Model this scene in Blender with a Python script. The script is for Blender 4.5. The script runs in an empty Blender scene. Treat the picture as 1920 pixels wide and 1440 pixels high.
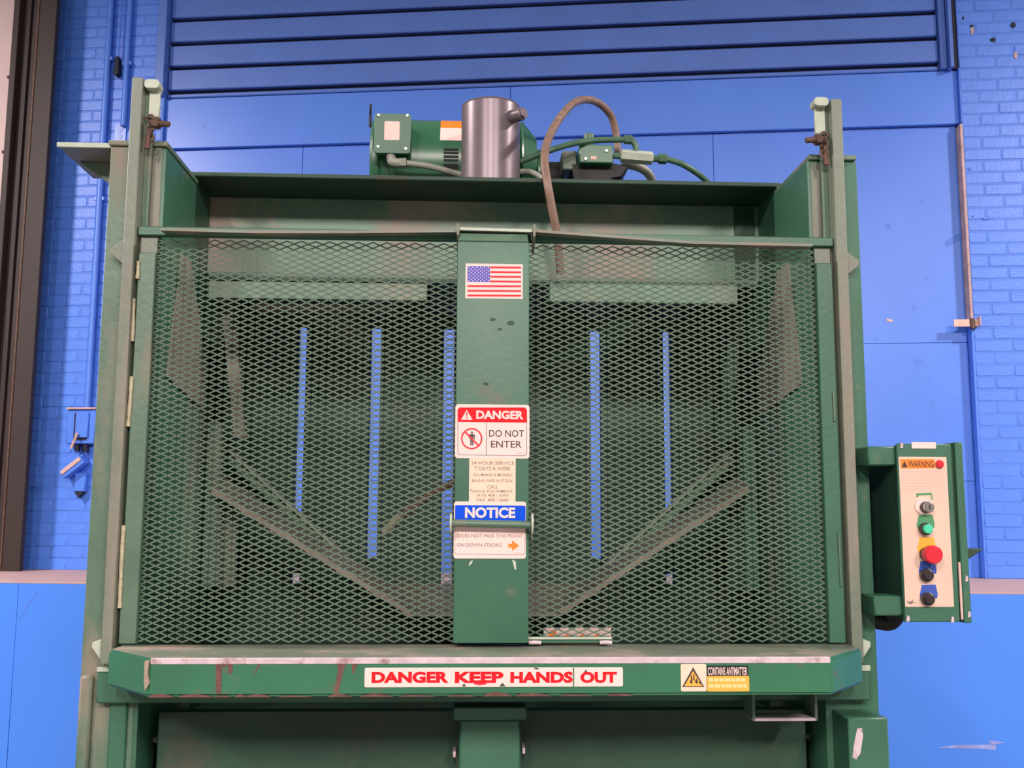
import bpy, bmesh, math, random
from mathutils import Vector, Matrix
random.seed(7)
S = bpy.context.scene
COL = S.collection
PI = math.pi

# ------------------------------------------------------------------ camera
F = 1900.0                                   # focal length in pixels of the 1920 px wide frame
PITCH, ROLL = math.radians(7.465), math.radians(0.245)
YB, YW = math.radians(2.55), math.radians(-5.52)   # yaw of the baler and of the back wall
CP = Vector((0, 0, 1.5))
_f = Vector((0, math.cos(PITCH), math.sin(PITCH)))
_u = Vector((0, -math.sin(PITCH), math.cos(PITCH)))
_r = Vector((1, 0, 0))
RT = _r*math.cos(ROLL) + _u*math.sin(ROLL)
UP = -_r*math.sin(ROLL) + _u*math.cos(ROLL)
cam = bpy.data.cameras.new('camera')
cam.sensor_width = 36.0
cam.lens = 36.0*F/1920.0
cam.clip_end = 100
co = bpy.data.objects.new('camera', cam); COL.objects.link(co)
m = Matrix((RT, UP, -_f)).transposed().to_4x4(); m.translation = CP
co.matrix_world = m
S.camera = co

# ------------------------------------------------------------------ light and exposure
S.view_settings.view_transform = 'Standard'
S.view_settings.look = 'None'
S.view_settings.gamma = 1.0
S.view_settings.use_curve_mapping = False
S.view_settings.exposure = 0.0
W = bpy.data.worlds.new('world'); S.world = W; W.use_nodes = True
W.node_tree.nodes['Background'].inputs[0].default_value = (0.95, 0.9, 0.92, 1)
W.node_tree.nodes['Background'].inputs[1].default_value = 0.30

def area(name, loc, sx, sy, power, spread=170, aim=None, color=(1.0, 0.86, 0.82)):
    l = bpy.data.lights.new(name, 'AREA'); l.shape = 'RECTANGLE'; l.size = sx; l.size_y = sy
    l.energy = power; l.color = color; l.spread = math.radians(spread)
    o = bpy.data.objects.new(name, l); COL.objects.link(o); o.location = loc
    if aim:
        o.rotation_euler = (Vector(aim)-Vector(loc)).to_track_quat('-Z', 'Y').to_euler()
    return o
# ceiling lamps of the warehouse bay, all facing down: rows behind the camera, two lamps beside the machine
for X in (-3.2, 0.2, 3.6):
    area('strip_light', (X, -6.6, 5.6), 0.5, 3.0, 1010, 180)
area('bay_lamp', (-4.6, 2.3, 5.0), 0.45, 0.45, 430, 180)
area('bay_lamp', (4.8, 2.0, 5.0), 0.45, 0.45, 400, 180)

# ------------------------------------------------------------------ frames of reference
class Frame:
    def __init__(s, o, yaw):
        s.o = Vector(o); s.yaw = yaw
        s.x = Vector((math.cos(yaw), math.sin(yaw), 0)); s.y = Vector((-math.sin(yaw), math.cos(yaw), 0))
    def world(s, p): return s.o + s.x*p[0] + s.y*p[1] + Vector((0, 0, p[2]))
B = Frame((0, 2.13, 0), YB)      # baler: y = 0 is the plane of the gate mesh
WL = Frame((0, 5.70, 0), YW)     # back wall: y = 0 is the face of the bricks
def at(u, v, Y, fr=B):           # point of the plane y = Y (frame fr) seen at a pixel
    d = _f + RT*((u-960)/F) + UP*((720-v)/F)
    t = (Y-(CP-fr.o).dot(fr.y))/d.dot(fr.y)
    p = CP + d*t - fr.o
    return p.dot(fr.x), p.z
def P3(u, v, Y, fr=B):
    x, z = at(u, v, Y, fr); return Vector((x, Y, z))
def pix(p, fr=B):
    q = fr.world(p)-CP; k = q.dot(_f)
    return 960+F*q.dot(RT)/k, 720-F*q.dot(UP)/k

# ------------------------------------------------------------------ materials
def srgb(r, g, b):
    f = lambda c: (c/255/12.92 if c/255 <= 0.04045 else ((c/255+0.055)/1.055)**2.4)
    return (f(r), f(g), f(b), 1)
def mat(name, col, rough=0.5, metal=0.0, noise=0.0, nscale=8.0, dirt=None, damt=0.0, dscale=5.0, dstretch=(1, 1, 1),
        bump=0.0, bscale=60.0, spec=0.5, coat=0.0):
    mt = bpy.data.materials.new(name); mt.use_nodes = True
    nt = mt.node_tree; N = nt.nodes; L = nt.links
    p = N['Principled BSDF']
    p.inputs['Roughness'].default_value = rough; p.inputs['Metallic'].default_value = metal
    p.inputs['Specular IOR Level'].default_value = spec
    p.inputs['Coat Weight'].default_value = coat
    tc = N.new('ShaderNodeTexCoord')
    c = None
    if noise:
        n = N.new('ShaderNodeTexNoise'); n.inputs['Scale'].default_value = nscale; n.inputs['Detail'].default_value = 5
        L.new(tc.outputs['Object'], n.inputs['Vector'])
        mx = N.new('ShaderNodeMix'); mx.data_type = 'RGBA'
        rp = N.new('ShaderNodeMapRange'); rp.inputs[1].default_value = 0.3; rp.inputs[2].default_value = 0.7
        L.new(n.outputs['Fac'], rp.inputs[0]); L.new(rp.outputs[0], mx.inputs['Factor'])
        mx.inputs['A'].default_value = tuple(x*(1-noise) for x in col[:3])+(1,)
        mx.inputs['B'].default_value = tuple(min(1, x*(1+noise)) for x in col[:3])+(1,)
        c = mx.outputs['Result']
    if dirt:
        mp = N.new('ShaderNodeMapping'); mp.inputs['Scale'].default_value = dstretch
        L.new(tc.outputs['Object'], mp.inputs['Vector'])
        n2 = N.new('ShaderNodeTexNoise'); n2.inputs['Scale'].default_value = dscale; n2.inputs['Detail'].default_value = 8
        n2.inputs['Roughness'].default_value = 0.65
        L.new(mp.outputs[0], n2.inputs['Vector'])
        r2 = N.new('ShaderNodeMapRange'); r2.inputs[1].default_value = 0.62-0.3*damt; r2.inputs[2].default_value = 0.74-0.2*damt
        r2.inputs[4].default_value = 0.85
        L.new(n2.outputs['Fac'], r2.inputs[0])
        m2 = N.new('ShaderNodeMix'); m2.data_type = 'RGBA'
        L.new(r2.outputs[0], m2.inputs['Factor'])
        if c: L.new(c, m2.inputs['A'])
        else: m2.inputs['A'].default_value = col
        m2.inputs['B'].default_value = dirt
        c = m2.outputs['Result']
        rr = N.new('ShaderNodeMapRange'); rr.inputs[3].default_value = rough; rr.inputs[4].default_value = min(1, rough+0.3)
        L.new(r2.outputs[0], rr.inputs[0]); L.new(rr.outputs[0], p.inputs['Roughness'])
    if c: L.new(c, p.inputs['Base Color'])
    else: p.inputs['Base Color'].default_value = col
    if bump:
        n3 = N.new('ShaderNodeTexNoise'); n3.inputs['Scale'].default_value = bscale; n3.inputs['Detail'].default_value = 4
        L.new(tc.outputs['Object'], n3.inputs['Vector'])
        b = N.new('ShaderNodeBump'); b.inputs['Strength'].default_value = bump; b.inputs['Distance'].default_value = 0.004
        L.new(n3.outputs['Fac'], b.inputs['Height']); L.new(b.outputs[0], p.inputs['Normal'])
    return mt
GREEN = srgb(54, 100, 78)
RUSTD = srgb(120, 98, 88)
M = {}
M['green'] = mat('green_paint', GREEN, 0.44, noise=0.12, nscale=6, dirt=srgb(112, 112, 98), damt=0.05, dscale=9, bump=0.12, bscale=90)
M['green_worn_glare'] = mat('green_paint_worn_glare', srgb(84, 112, 92), 0.42, noise=0.15, nscale=7, dirt=srgb(138, 124, 110), damt=0.32, dscale=6, dstretch=(1, 1, 0.35), bump=0.2, bscale=70)
M['green_grime_glare'] = mat('green_paint_grime_glare', srgb(108, 118, 102), 0.45, noise=0.12, nscale=6, dirt=srgb(150, 134, 122), damt=0.5, dscale=4, dstretch=(2, 2, 0.25), bump=0.25, bscale=60)
M['green_dark'] = mat('green_paint_shade_grime', srgb(30, 64, 47), 0.6, noise=0.2, nscale=5, dirt=srgb(84, 74, 66), damt=0.2, dscale=4, bump=0.2, bscale=50)  # grime, plus shade of chamber, lower door and box side painted in
M['bare'] = mat('scuffed_steel_inside', srgb(142, 134, 122), 0.55, metal=0.2, noise=0.2, nscale=6, dirt=srgb(62, 84, 68), damt=0.35, dscale=5, bump=0.2)
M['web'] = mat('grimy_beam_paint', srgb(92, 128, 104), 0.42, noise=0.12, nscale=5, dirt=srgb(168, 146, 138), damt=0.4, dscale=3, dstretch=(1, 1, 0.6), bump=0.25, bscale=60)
M['sill'] = mat('sill_paint', srgb(48, 108, 78), 0.36, noise=0.12, nscale=7, dirt=srgb(96, 70, 62), damt=-0.02, dscale=14, bump=0.15, bscale=80)
M['chip'] = mat('chipped_edge', srgb(196, 178, 184), 0.6, noise=0.15, nscale=40, dirt=srgb(128, 84, 80), damt=0.25, dscale=24, bump=0.3)
M['wing'] = mat('worn_lit_wing_paint', srgb(120, 150, 126), 0.5, noise=0.15, nscale=9, dirt=srgb(150, 124, 112), damt=0.3, dscale=7)  # wear, plus a brighter base for the light the bars catch
M['rustpale'] = mat('pale_rust', srgb(156, 138, 122), 0.7, noise=0.2, nscale=40)
M['scuff'] = mat('scuffed_paint', srgb(140, 150, 214), 0.6, noise=0.2, nscale=30)
M['rust'] = mat('rust', srgb(102, 70, 62), 0.8, noise=0.3, nscale=40, bump=0.5, bscale=150)
M['rustdark'] = mat('rusty_iron', srgb(98, 76, 66), 0.6, metal=0.4, noise=0.3, nscale=60, bump=0.4, bscale=120)
M['palegreen'] = mat('pale_green_metal', srgb(176, 186, 168), 0.5, noise=0.1, nscale=30)
M['mesh'] = mat('mesh_steel', srgb(110, 130, 114), 0.45, metal=0.0, noise=0.12, nscale=10)
M['weld'] = mat('weld_bead', srgb(176, 168, 140), 0.5, noise=0.2, nscale=60, bump=0.5, bscale=200)
M['cyl'] = mat('cylinder_grey', srgb(112, 100, 106), 0.34, metal=0.3, noise=0.08, nscale=6, dirt=srgb(98, 86, 88), damt=0.15, dscale=7, dstretch=(1, 1, 0.3))
M['hose'] = mat('brown_hose', srgb(122, 98, 84), 0.5, noise=0.2, nscale=30, dirt=srgb(170, 140, 124), damt=0.2, dscale=20)
M['hosegreen'] = mat('green_hose', srgb(66, 102, 78), 0.42, noise=0.1, nscale=20)
M['hosegrey'] = mat('grey_conduit', srgb(150, 152, 140), 0.45)
M['motor'] = mat('motor_green', srgb(44, 98, 68), 0.3, noise=0.06, nscale=10)
M['black'] = mat('black', srgb(14, 14, 14), 0.6)
M['slot'] = mat('louver_dark', srgb(10, 18, 14), 0.7)
M['white'] = mat('sticker_white', srgb(236, 206, 198), 0.55, noise=0.03, nscale=30, spec=0.25)
M['cream'] = mat('sticker_cream', srgb(230, 202, 178), 0.55, noise=0.04, nscale=30)
M['red'] = mat('sticker_red', srgb(214, 18, 32), 0.6, spec=0.2)
M['redfade'] = mat('sticker_faded_red', srgb(212, 52, 64), 0.6, spec=0.2)
M['navy'] = mat('sticker_navy', srgb(58, 56, 176), 0.5)
M['blue'] = mat('sticker_blue', srgb(0, 76, 216), 0.6, spec=0.15)
M['print'] = mat('print_black', srgb(56, 46, 46), 0.6)
M['printgrey'] = mat('print_grey', srgb(132, 106, 104), 0.6)
M['printpale'] = mat('print_pale', srgb(214, 178, 168), 0.6)
M['orange'] = mat('sticker_orange', srgb(250, 128, 28), 0.5)
M['amber'] = mat('sticker_amber', srgb(244, 172, 62), 0.5)
M['amberpale'] = mat('print_amber_pale', srgb(255, 204, 140), 0.5)
M['panel'] = mat('panel_plate', srgb(222, 190, 170), 0.5, noise=0.05, nscale=12)
M['btn_green'] = mat('button_green', srgb(70, 206, 160), 0.35)
M['btn_red'] = mat('button_red', srgb(206, 30, 50), 0.4)
M['btn_black'] = mat('button_black', srgb(48, 40, 40), 0.35)
M['chrome'] = mat('switch_chrome', srgb(190, 184, 180), 0.25, metal=0.9)
M['pgreen'] = mat('print_green', srgb(74, 140, 96), 0.5)
M['pblue'] = mat('print_blue', srgb(52, 82, 170), 0.5)
M['pyellow'] = mat('print_yellow', srgb(226, 168, 48), 0.5)
WB = (0.080, 0.225, 0.80, 1)
M['brick'] = mat('blue_painted_brick', WB, 0.42, noise=0.06, nscale=9, bump=0.35, bscale=45, dirt=(0.065, 0.16, 0.55, 1), damt=-0.06, dscale=7)
M['ply'] = mat('blue_painted_board', WB, 0.36, noise=0.05, nscale=2.2, bump=0.06, bscale=8, dirt=(0.065, 0.17, 0.6, 1), damt=-0.03, dscale=9)
M['slat'] = mat('blue_door_slat', (0.09, 0.19, 0.60, 1), 0.36, noise=0.06, nscale=3, bump=0.06, bscale=6)
M['dado'] = mat('blue_dock_face', (0.060, 0.225, 0.80, 1), 0.45, noise=0.03, nscale=2, bump=0.05, bscale=6)
M['mortar'] = mat('blue_mortar', (0.070, 0.198, 0.71, 1), 0.55, noise=0.08, nscale=20, bump=0.3, bscale=80)
M['groove'] = mat('dark_groove', srgb(16, 20, 46), 0.7)
M['conduit'] = mat('blue_conduit', (0.078, 0.215, 0.76, 1), 0.35, noise=0.05, nscale=12)
M['ledge'] = mat('pink_concrete', srgb(182, 152, 146), 0.75, noise=0.08, nscale=9, bump=0.3, bscale=70)
M['brickraw'] = mat('bare_brick', srgb(192, 162, 160), 0.75, noise=0.2, nscale=20, bump=0.4, bscale=60)
M['brown'] = mat('brown_steel', srgb(44, 33, 32), 0.6, noise=0.12, nscale=5, bump=0.1)
M['pinkwall'] = mat('pale_wall', srgb(206, 184, 182), 0.7, noise=0.03, nscale=4)
M['floor'] = mat('concrete_floor', srgb(96, 92, 90), 0.6, noise=0.1, nscale=3, bump=0.1)
M['tab'] = mat('bare_tab', srgb(214, 180, 170), 0.5, noise=0.1, nscale=30)
M['board'] = mat('cardboard', srgb(120, 104, 96), 0.8, noise=0.1, nscale=12)

# ------------------------------------------------------------------ mesh helpers
def box(bm, x0, x1, y0, y1, z0, z1, bev=0.0, seg=1):
    x0, x1 = min(x0, x1), max(x0, x1); y0, y1 = min(y0, y1), max(y0, y1); z0, z1 = min(z0, z1), max(z0, z1)
    r = bmesh.ops.create_cube(bm, size=1.0)
    for v in r['verts']:
        v.co = Vector(((x0+x1)/2+v.co.x*(x1-x0), (y0+y1)/2+v.co.y*(y1-y0), (z0+z1)/2+v.co.z*(z1-z0)))
    if bev:
        es = list({e for v in r['verts'] for e in v.link_edges})
        bmesh.ops.bevel(bm, geom=es, offset=min(bev, 0.45*min(x1-x0, y1-y0, z1-z0)), segments=seg, affect='EDGES', profile=0.6)
    return bm
def hexa(bm, a, b, bev=0.0):
    # loft of two quads (lists of 4 points)
    va = [bm.verts.new(p) for p in a]; vb = [bm.verts.new(p) for p in b]
    fs = [bm.faces.new(va[::-1]), bm.faces.new(vb)]
    for i in range(4):
        fs.append(bm.faces.new((va[i], va[(i+1) % 4], vb[(i+1) % 4], vb[i])))
    bmesh.ops.recalc_face_normals(bm, faces=fs)
    if bev:
        es = list({e for f in fs for e in f.edges})
        bmesh.ops.bevel(bm, geom=es, offset=bev, segments=1, affect='EDGES')
    return bm
def prism(bm, pts, y0, y1, bev=0.0):      # polygon in (x, z), extruded along y
    a = [bm.verts.new((p[0], y0, p[1])) for p in pts]; b = [bm.verts.new((p[0], y1, p[1])) for p in pts]
    n = len(pts)
    fs = [bm.faces.new(a), bm.faces.new(b[::-1])]
    for i in range(n):
        fs.append(bm.faces.new((a[i], b[i], b[(i+1) % n], a[(i+1) % n])))
    bmesh.ops.recalc_face_normals(bm, faces=fs)
    if bev:
        es = list({e for f in fs for e in f.edges})
        bmesh.ops.bevel(bm, geom=es, offset=bev, segments=1, affect='EDGES')
    return bm
def prism_x(bm, pts, x0, x1, bev=0.0):    # polygon in (y, z), extruded along x
    a = [bm.verts.new((x0, p[0], p[1])) for p in pts]; b = [bm.verts.new((x1, p[0], p[1])) for p in pts]
    n = len(pts)
    fs = [bm.faces.new(a), bm.faces.new(b[::-1])]
    for i in range(n):
        fs.append(bm.faces.new((a[i], b[i], b[(i+1) % n], a[(i+1) % n])))
    bmesh.ops.recalc_face_normals(bm, faces=fs)
    if bev:
        es = list({e for f in fs for e in f.edges})
        bmesh.ops.bevel(bm, geom=es, offset=bev, segments=1, affect='EDGES')
    return bm
def rrect(x0, x1, z0, z1, r, n=5):
    x0, x1 = min(x0, x1), max(x0, x1); z0, z1 = min(z0, z1), max(z0, z1)
    out = []
    for cx, cz, a in ((x1-r, z1-r, 0), (x0+r, z1-r, 90), (x0+r, z0+r, 180), (x1-r, z0+r, 270)):
        for i in range(n+1):
            t = math.radians(a+90*i/n); out.append((cx+r*math.cos(t), cz+r*math.sin(t)))
    return out
def smooth(pts, n=8):
    pts = [Vector(p) for p in pts]; out = []
    q = [pts[0]*2-pts[1]]+pts+[pts[-1]*2-pts[-2]]
    for i in range(1, len(q)-2):
        a, b, c, d = q[i-1:i+3]
        for k in range(n):
            t = k/n
            out.append(0.5*((2*b)+(c-a)*t+(2*a-5*b+4*c-d)*t*t+(3*b-a-3*c+d)*t**3))
    out.append(pts[-1]); return out
def tube(bm, pts, r, seg=12, cap=True, rad=None):
    pts = [Vector(p) for p in pts]; rings = []
    t0 = (pts[1]-pts[0]).normalized(); nrm = t0.orthogonal().normalized()
    for i, p in enumerate(pts):
        t = (pts[min(i+1, len(pts)-1)]-pts[max(i-1, 0)]).normalized()
        nrm = (nrm-t*nrm.dot(t)).normalized(); bn = t.cross(nrm)
        rr = rad[i] if rad else r
        rings.append([bm.verts.new(p+(nrm*math.cos(2*PI*k/seg)+bn*math.sin(2*PI*k/seg))*rr) for k in range(seg)])
    for a, b in zip(rings, rings[1:]):
        for k in range(seg):
            f = bm.faces.new((a[k], a[(k+1) % seg], b[(k+1) % seg], b[k])); f.smooth = True
    if cap:
        bm.faces.new(rings[0][::-1]); bm.faces.new(rings[-1])
    return bm
def cyl(bm, a, b, r, seg=24, bev=0.0, r2=None):
    a, b = Vector(a), Vector(b); d = (b-a)
    if bev:
        u = d.normalized(); r2 = r if r2 is None else r2
        return tube(bm, [a, a+u*1e-5, a+u*bev, b-u*bev, b-u*1e-5, b], r, seg, True, [r-bev, r-bev, r, r2, r2-bev, r2-bev])
    return tube(bm, [a, b], r, seg, True, [r, r if r2 is None else r2])
def torus(bm, c, axis, R, r, n=20, k=8):
    c = Vector(c); ax = Vector(axis).normalized(); e1 = ax.orthogonal().normalized(); e2 = ax.cross(e1)
    rings = []
    for i in range(n):
        a = 2*PI*i/n; d = e1*math.cos(a)+e2*math.sin(a)
        rings.append([bm.verts.new(c+d*(R+r*math.cos(2*PI*j/k))+ax*(r*math.sin(2*PI*j/k))) for j in range(k)])
    for i in range(n):
        a, b = rings[i], rings[(i+1) % n]
        for j in range(k):
            f = bm.faces.new((a[j], b[j], b[(j+1) % k], a[(j+1) % k])); f.smooth = True
    return bm
def nb(): return bmesh.new()

class Root:
    pass
def root(name, label, cat, fr, base, group=None):
    o = bpy.data.objects.new(name, None); COL.objects.link(o)
    o.empty_display_size = 0.1
    o.location = fr.world(base); o.rotation_euler = (0, 0, fr.yaw)
    if label: o['label'] = label
    if cat: o['category'] = cat
    if group: o['group'] = group
    r = Root(); r.o = o; r.base = Vector(base); r.fr = fr
    return r
def mesh_of(name, bm):
    me = bpy.data.meshes.new(name)
    bmesh.ops.recalc_face_normals(bm, faces=bm.faces[:])
    bm.to_mesh(me); bm.free(); me.set_sharp_from_angle(angle=math.radians(38)); return me
def part(name, bm, m, parent, label=None, kind=None, shade=False):
    me = mesh_of(name, bm) if isinstance(bm, bmesh.types.BMesh) else bm
    if m and not me.materials: me.materials.append(M[m])
    o = bpy.data.objects.new(name, me); COL.objects.link(o)
    if isinstance(parent, Root):
        o.parent = parent.o; o.location = -parent.base
    else:
        o.parent = parent
    if label: o['label'] = label
    if kind: o['kind'] = kind
    return o
def solo(name, bm, m, fr, label, cat, group=None, kind=None):   # a one-mesh top-level thing, mesh in frame coordinates
    me = mesh_of(name, bm); me.materials.append(M[m])
    mn = Vector((min(v.co.x for v in me.vertices)+max(v.co.x for v in me.vertices), min(v.co.y for v in me.vertices)+max(v.co.y for v in me.vertices), 0))/2
    mn.z = min(v.co.z for v in me.vertices)
    me.transform(Matrix.Translation(-mn))
    o = bpy.data.objects.new(name, me); COL.objects.link(o)
    o.location = fr.world(mn); o.rotation_euler = (0, 0, fr.yaw)
    if label: o['label'] = label
    if cat: o['category'] = cat
    if group: o['group'] = group
    if kind: o['kind'] = kind
    return o
def text(body, x0, x1, z0, z1, y, m, parent, bold=0.0, name='lettering', depth=0.0004, shear=0.0):
    cu = bpy.data.curves.new(name, 'FONT'); cu.body = body; cu.size = 1.0; cu.offset = bold; cu.resolution_u = 3
    cu.extrude = 0.01
    o = bpy.data.objects.new(name, cu); COL.objects.link(o)
    dg = bpy.context.evaluated_depsgraph_get()
    me = bpy.data.meshes.new_from_object(o.evaluated_get(dg))
    bpy.data.objects.remove(o); bpy.data.curves.remove(cu)
    xs = [v.co.x for v in me.vertices]; ys = [v.co.y for v in me.vertices]
    a, b, c, d = min(xs), max(xs), min(ys), max(ys)
    for v in me.vertices:
        X = x0+(v.co.x-a)/(b-a)*(x1-x0); Z = z0+(v.co.y-c)/(d-c)*(z1-z0)
        v.co = Vector((X+shear*(Z-z0), y-(v.co.z+0.01)/0.02*depth, Z))
    me.materials.clear(); me.materials.append(M[m])
    return part(name, me, None, parent)
def plate(name, u0, v0, u1, v1, Y, m, parent, th=0.0006, r=0.004, label=None, n=4):
    x0, z1 = at(u0, v0, Y); x1, z0 = at(u1, v1, Y)
    return part(name, prism(nb(), rrect(x0, x1, z0, z1, r, n), Y-th, Y), m, parent, label)
def ptext(body, u0, v0, u1, v1, Y, m, parent, bold=0.0):
    x0, z1 = at(u0, v0, Y); x1, z0 = at(u1, v1, Y)
    return text(body, x0, x1, z0, z1, Y, m, parent, bold)
def poly(name, pts, Y, m, parent, th=0.0005, label=None):
    return part(name, prism(nb(), [at(u, v, Y) for u, v in pts], Y-th, Y), m, parent, label)

# ================================================================== THE SETTING
def struct(name, fr, base=(0, 0, 0)):
    r = root(name, None, None, fr, base); r.o['kind'] = 'structure'; return r
bm = box(nb(), -6, 6, -7, 8, -0.2, 0.0)
fl = solo('floor', bm, 'floor', Frame((0, 0, 0), 0), None, None, kind='structure')

LZ = 1.185                     # top of the raised dock ledge
wb = struct('wall_back', WL)
# backing of the brick work (painted mortar), left and right of the walled-up opening
XJ0, XJ1, ZTOP, ZSEAM = -2.14, 2.533, 5.4, 3.711
ZDOOR = 4.033
part('mortar_bed', box(nb(), -3.6, XJ0, 0.0018, 0.2, LZ, ZTOP), 'mortar', wb)
part('mortar_bed', box(nb(), XJ1+0.004, 4.6, 0.0018, 0.2, LZ, ZTOP), 'mortar', wb)
# bricks
CH, BL, JT = 0.0677, 0.203, 0.007
brick_me = {}
def brick_mesh(L):
    k = round(L, 3)
    if k not in brick_me:
        b = box(nb(), 0, L-JT, -0.0, 0.05, 0, CH-JT, 0.004)
        brick_me[k] = mesh_of('brick', b); brick_me[k].materials.append(M['brick'])
    return brick_me[k]
cands = []
def rows(xa, xb):
    z = LZ; i = 0
    while z+CH < ZTOP:
        x = xa-(BL/2 if i % 2 else 0)
        if xa > 0 : x = xa
        first = True
        while x < xb-0.02:
            L = BL
            if xa > 0 and first and i % 2: L = BL/2
            s, e = max(x, xa), min(x+L, xb)
            if e-s > 0.03: cands.append((s, e-s, z))
            x += L; first = False
        z += CH; i += 1
rows(-3.4, XJ0); rows(XJ1+0.004, 4.5)
def seen(s, L, z):
    u, v = pix((s+L/2, 0, z+CH/2), WL)
    if not (-45 < u < 1965 and -25 < v < 1110): return 0
    if u < 900:
        lim = 300 if v < 290 else 225-0.05*(v-290)
        return 1 if 40 < u < lim+30 else 0
    return 1
vis = [c for c in cands if seen(*c)]
oth = [c for c in cands if not seen(*c)]
if len(vis) > 300:
    vis.sort(key=lambda c: -c[1]); oth += vis[300:]; vis = vis[:300]
for s, L, z in vis:
    o = part('brick', brick_mesh(L), None, wb)
    o.location = (s, random.uniform(-0.0015, 0.001), z+random.uniform(-0.001, 0.001))
bm = nb()
for s, L, z in oth:
    j = random.uniform(-0.0015, 0.001)
    box(bm, s, s+L-JT, j, 0.05, z, z+CH-JT)
part('brick_field', bm, 'brick', wb, kind='stuff')
# chips in the brick paint
def chip(u, v, w, h, m, dy=-0.004):
    x, z = at(u, v, 0, WL); k = 5.45/F
    pts = []
    for i in range(9):
        a = 2*PI*i/9; q = random.uniform(0.6, 1.0)
        pts.append((x+math.cos(a)*w*k*q, z+math.sin(a)*h*k*q))
    part('paint_chip', prism(nb(), pts, dy, 0.002), m, wb)
for a in ((1823, 58, 4, 11, 'brickraw'), (1822, 49, 5, 4, 'groove'), (1861, 75, 6, 6, 'groove'), (1899, 47, 6, 7, 'groove'), (1904, 104, 4, 9, 'brickraw'), (1806, 34, 2, 5, 'groove'), (1850, 408, 10, 5, 'mortar'), (1824, 405, 3, 2, 'mortar'), (1818, 316, 4, 4, 'mortar')):
    chip(*a)
# bare reveal of the opening on the right
part('jamb_reveal', box(nb(), XJ1-0.012, XJ1+0.004, -0.004, 0.14, 2.55, ZSEAM-0.01, 0.003), 'brickraw', wb, 'bare pinkish brick reveal beside the painted boards')
part('jamb_reveal', box(nb(), XJ1-0.010, XJ1+0.004, -0.002, 0.14, LZ, 2.55, 0.003), 'brick', wb)
part('jamb_reveal', box(nb(), XJ1-0.001, XJ1+0.005, -0.001, 0.14, ZSEAM, ZDOOR, 0.001), 'brick', wb)
# painted boards closing the opening
part('opening_backing', box(nb(), XJ0, XJ1, 0.10, 0.2, LZ, ZTOP), 'groove', wb)
zs = [LZ, at(1825, 902, 0.06, WL)[1], at(1640, 644, 0.06, WL)[1], ZSEAM]
xs = [XJ0, -1.28, -0.06, 1.16, XJ1-0.012]
for i in range(3):
    for j in range(4):
        part('plywood_panel', box(nb(), xs[j]+0.0012, xs[j+1]-0.0012, 0.06+0.001*((i+j) % 2), 0.098, zs[i]+0.001, zs[i+1]-0.0012, 0.001), 'ply', wb)
for a, b in ((XJ0, -0.02), (-0.02, XJ1)):
    part('header_board', box(nb(), a+0.001, b-0.001, 0.03, 0.098, ZSEAM+0.003, ZDOOR-0.003, 0.003), 'ply', wb)
# rolling door above
dr = struct('door_1', WL)
DX0, DX1 = at(318, 100, 0.03, WL)[0], at(1757, 60, 0.03, WL)[0]
part('door_backing', box(nb(), XJ0, XJ1, 0.07, 0.099, ZDOOR, ZTOP), 'groove', dr)
zz = [ZDOOR+0.002, 4.072, 4.228, 4.384, 4.540, 4.696, 4.852, 5.008, 5.164, 5.32]
for i in range(len(zz)-1):
    part('slat', box(nb(), DX0, DX1, 0.028, 0.07, zz[i]+(0.014 if i else 0), zz[i+1]-0.012, 0.006), 'slat', dr)
part('door_track', box(nb(), at(294, 90, -0.02, WL)[0], DX0-0.003, -0.03, 0.07, ZDOOR, ZTOP, 0.004), 'slat', dr)
part('door_track', box(nb(), DX1+0.003, at(1776, 60, -0.02, WL)[0], 0.0, 0.07, ZDOOR, ZTOP, 0.004), 'slat', dr)
part('door_edge_angle', box(nb(), at(1777, 60, -0.02, WL)[0], at(1784, 60, -0.02, WL)[0], -0.04, 0.05, ZDOOR-0.01, ZTOP, 0.002), 'slat', dr)
part('door_gap', box(nb(), at(1785, 60, -0.0, WL)[0], XJ1+0.004, 0.01, 0.07, ZDOOR, ZTOP), 'groove', dr)

# dock ledge with its painted face
lw = struct('wall_ledge', WL)
LY = -1.06
part('ledge_core', box(nb(), -6.0, 4.6, LY+0.05, 0.2, 0.0, LZ-0.006), 'groove', lw)
part('ledge_top', box(nb(), -6.0, 4.6, LY+0.001, 0.2, LZ-0.006, LZ, 0.001), 'ledge', lw, 'pinkish concrete top of the dock ledge')
xs = [-6.0, -2.23, -1.01, 0.21, 1.43, 2.65, 4.6]
for j in range(6):
    part('face_panel', box(nb(), xs[j]+0.001, xs[j+1]-0.001, LY, LY+0.05, 0.0, LZ-0.0065, 0.0015), 'dado', lw)

def wallmark(pts, Y, m, parent, name='scuff_crease_mark'):
    part(name, prism(nb(), [at(u, v, Y, WL) for u, v in pts], Y-0.0008, Y+0.002), m, parent)
wallmark(((1757, 1402), (1790, 1397), (1866, 1396), (1868, 1406), (1838, 1404), (1790, 1403)), LY, 'scuff', lw)
wallmark(((1852, 1388), (1885, 1392), (1860, 1397)), LY, 'scuff', lw)
wallmark(((1662, 597), (1674, 600), (1672, 604), (1663, 602)), 0.06, 'tab', wb)
wallmark(((1772, 452), (1784, 444), (1802, 436), (1806, 446), (1790, 455), (1776, 463)), 0.06, 'mortar', wb)
wallmark(((34, 1162), (52, 1130), (70, 1108), (72, 1110), (55, 1134), (37, 1164)), LY, 'mortar', lw)  # crease of the face panel, its shade painted as a darker strip

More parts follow.
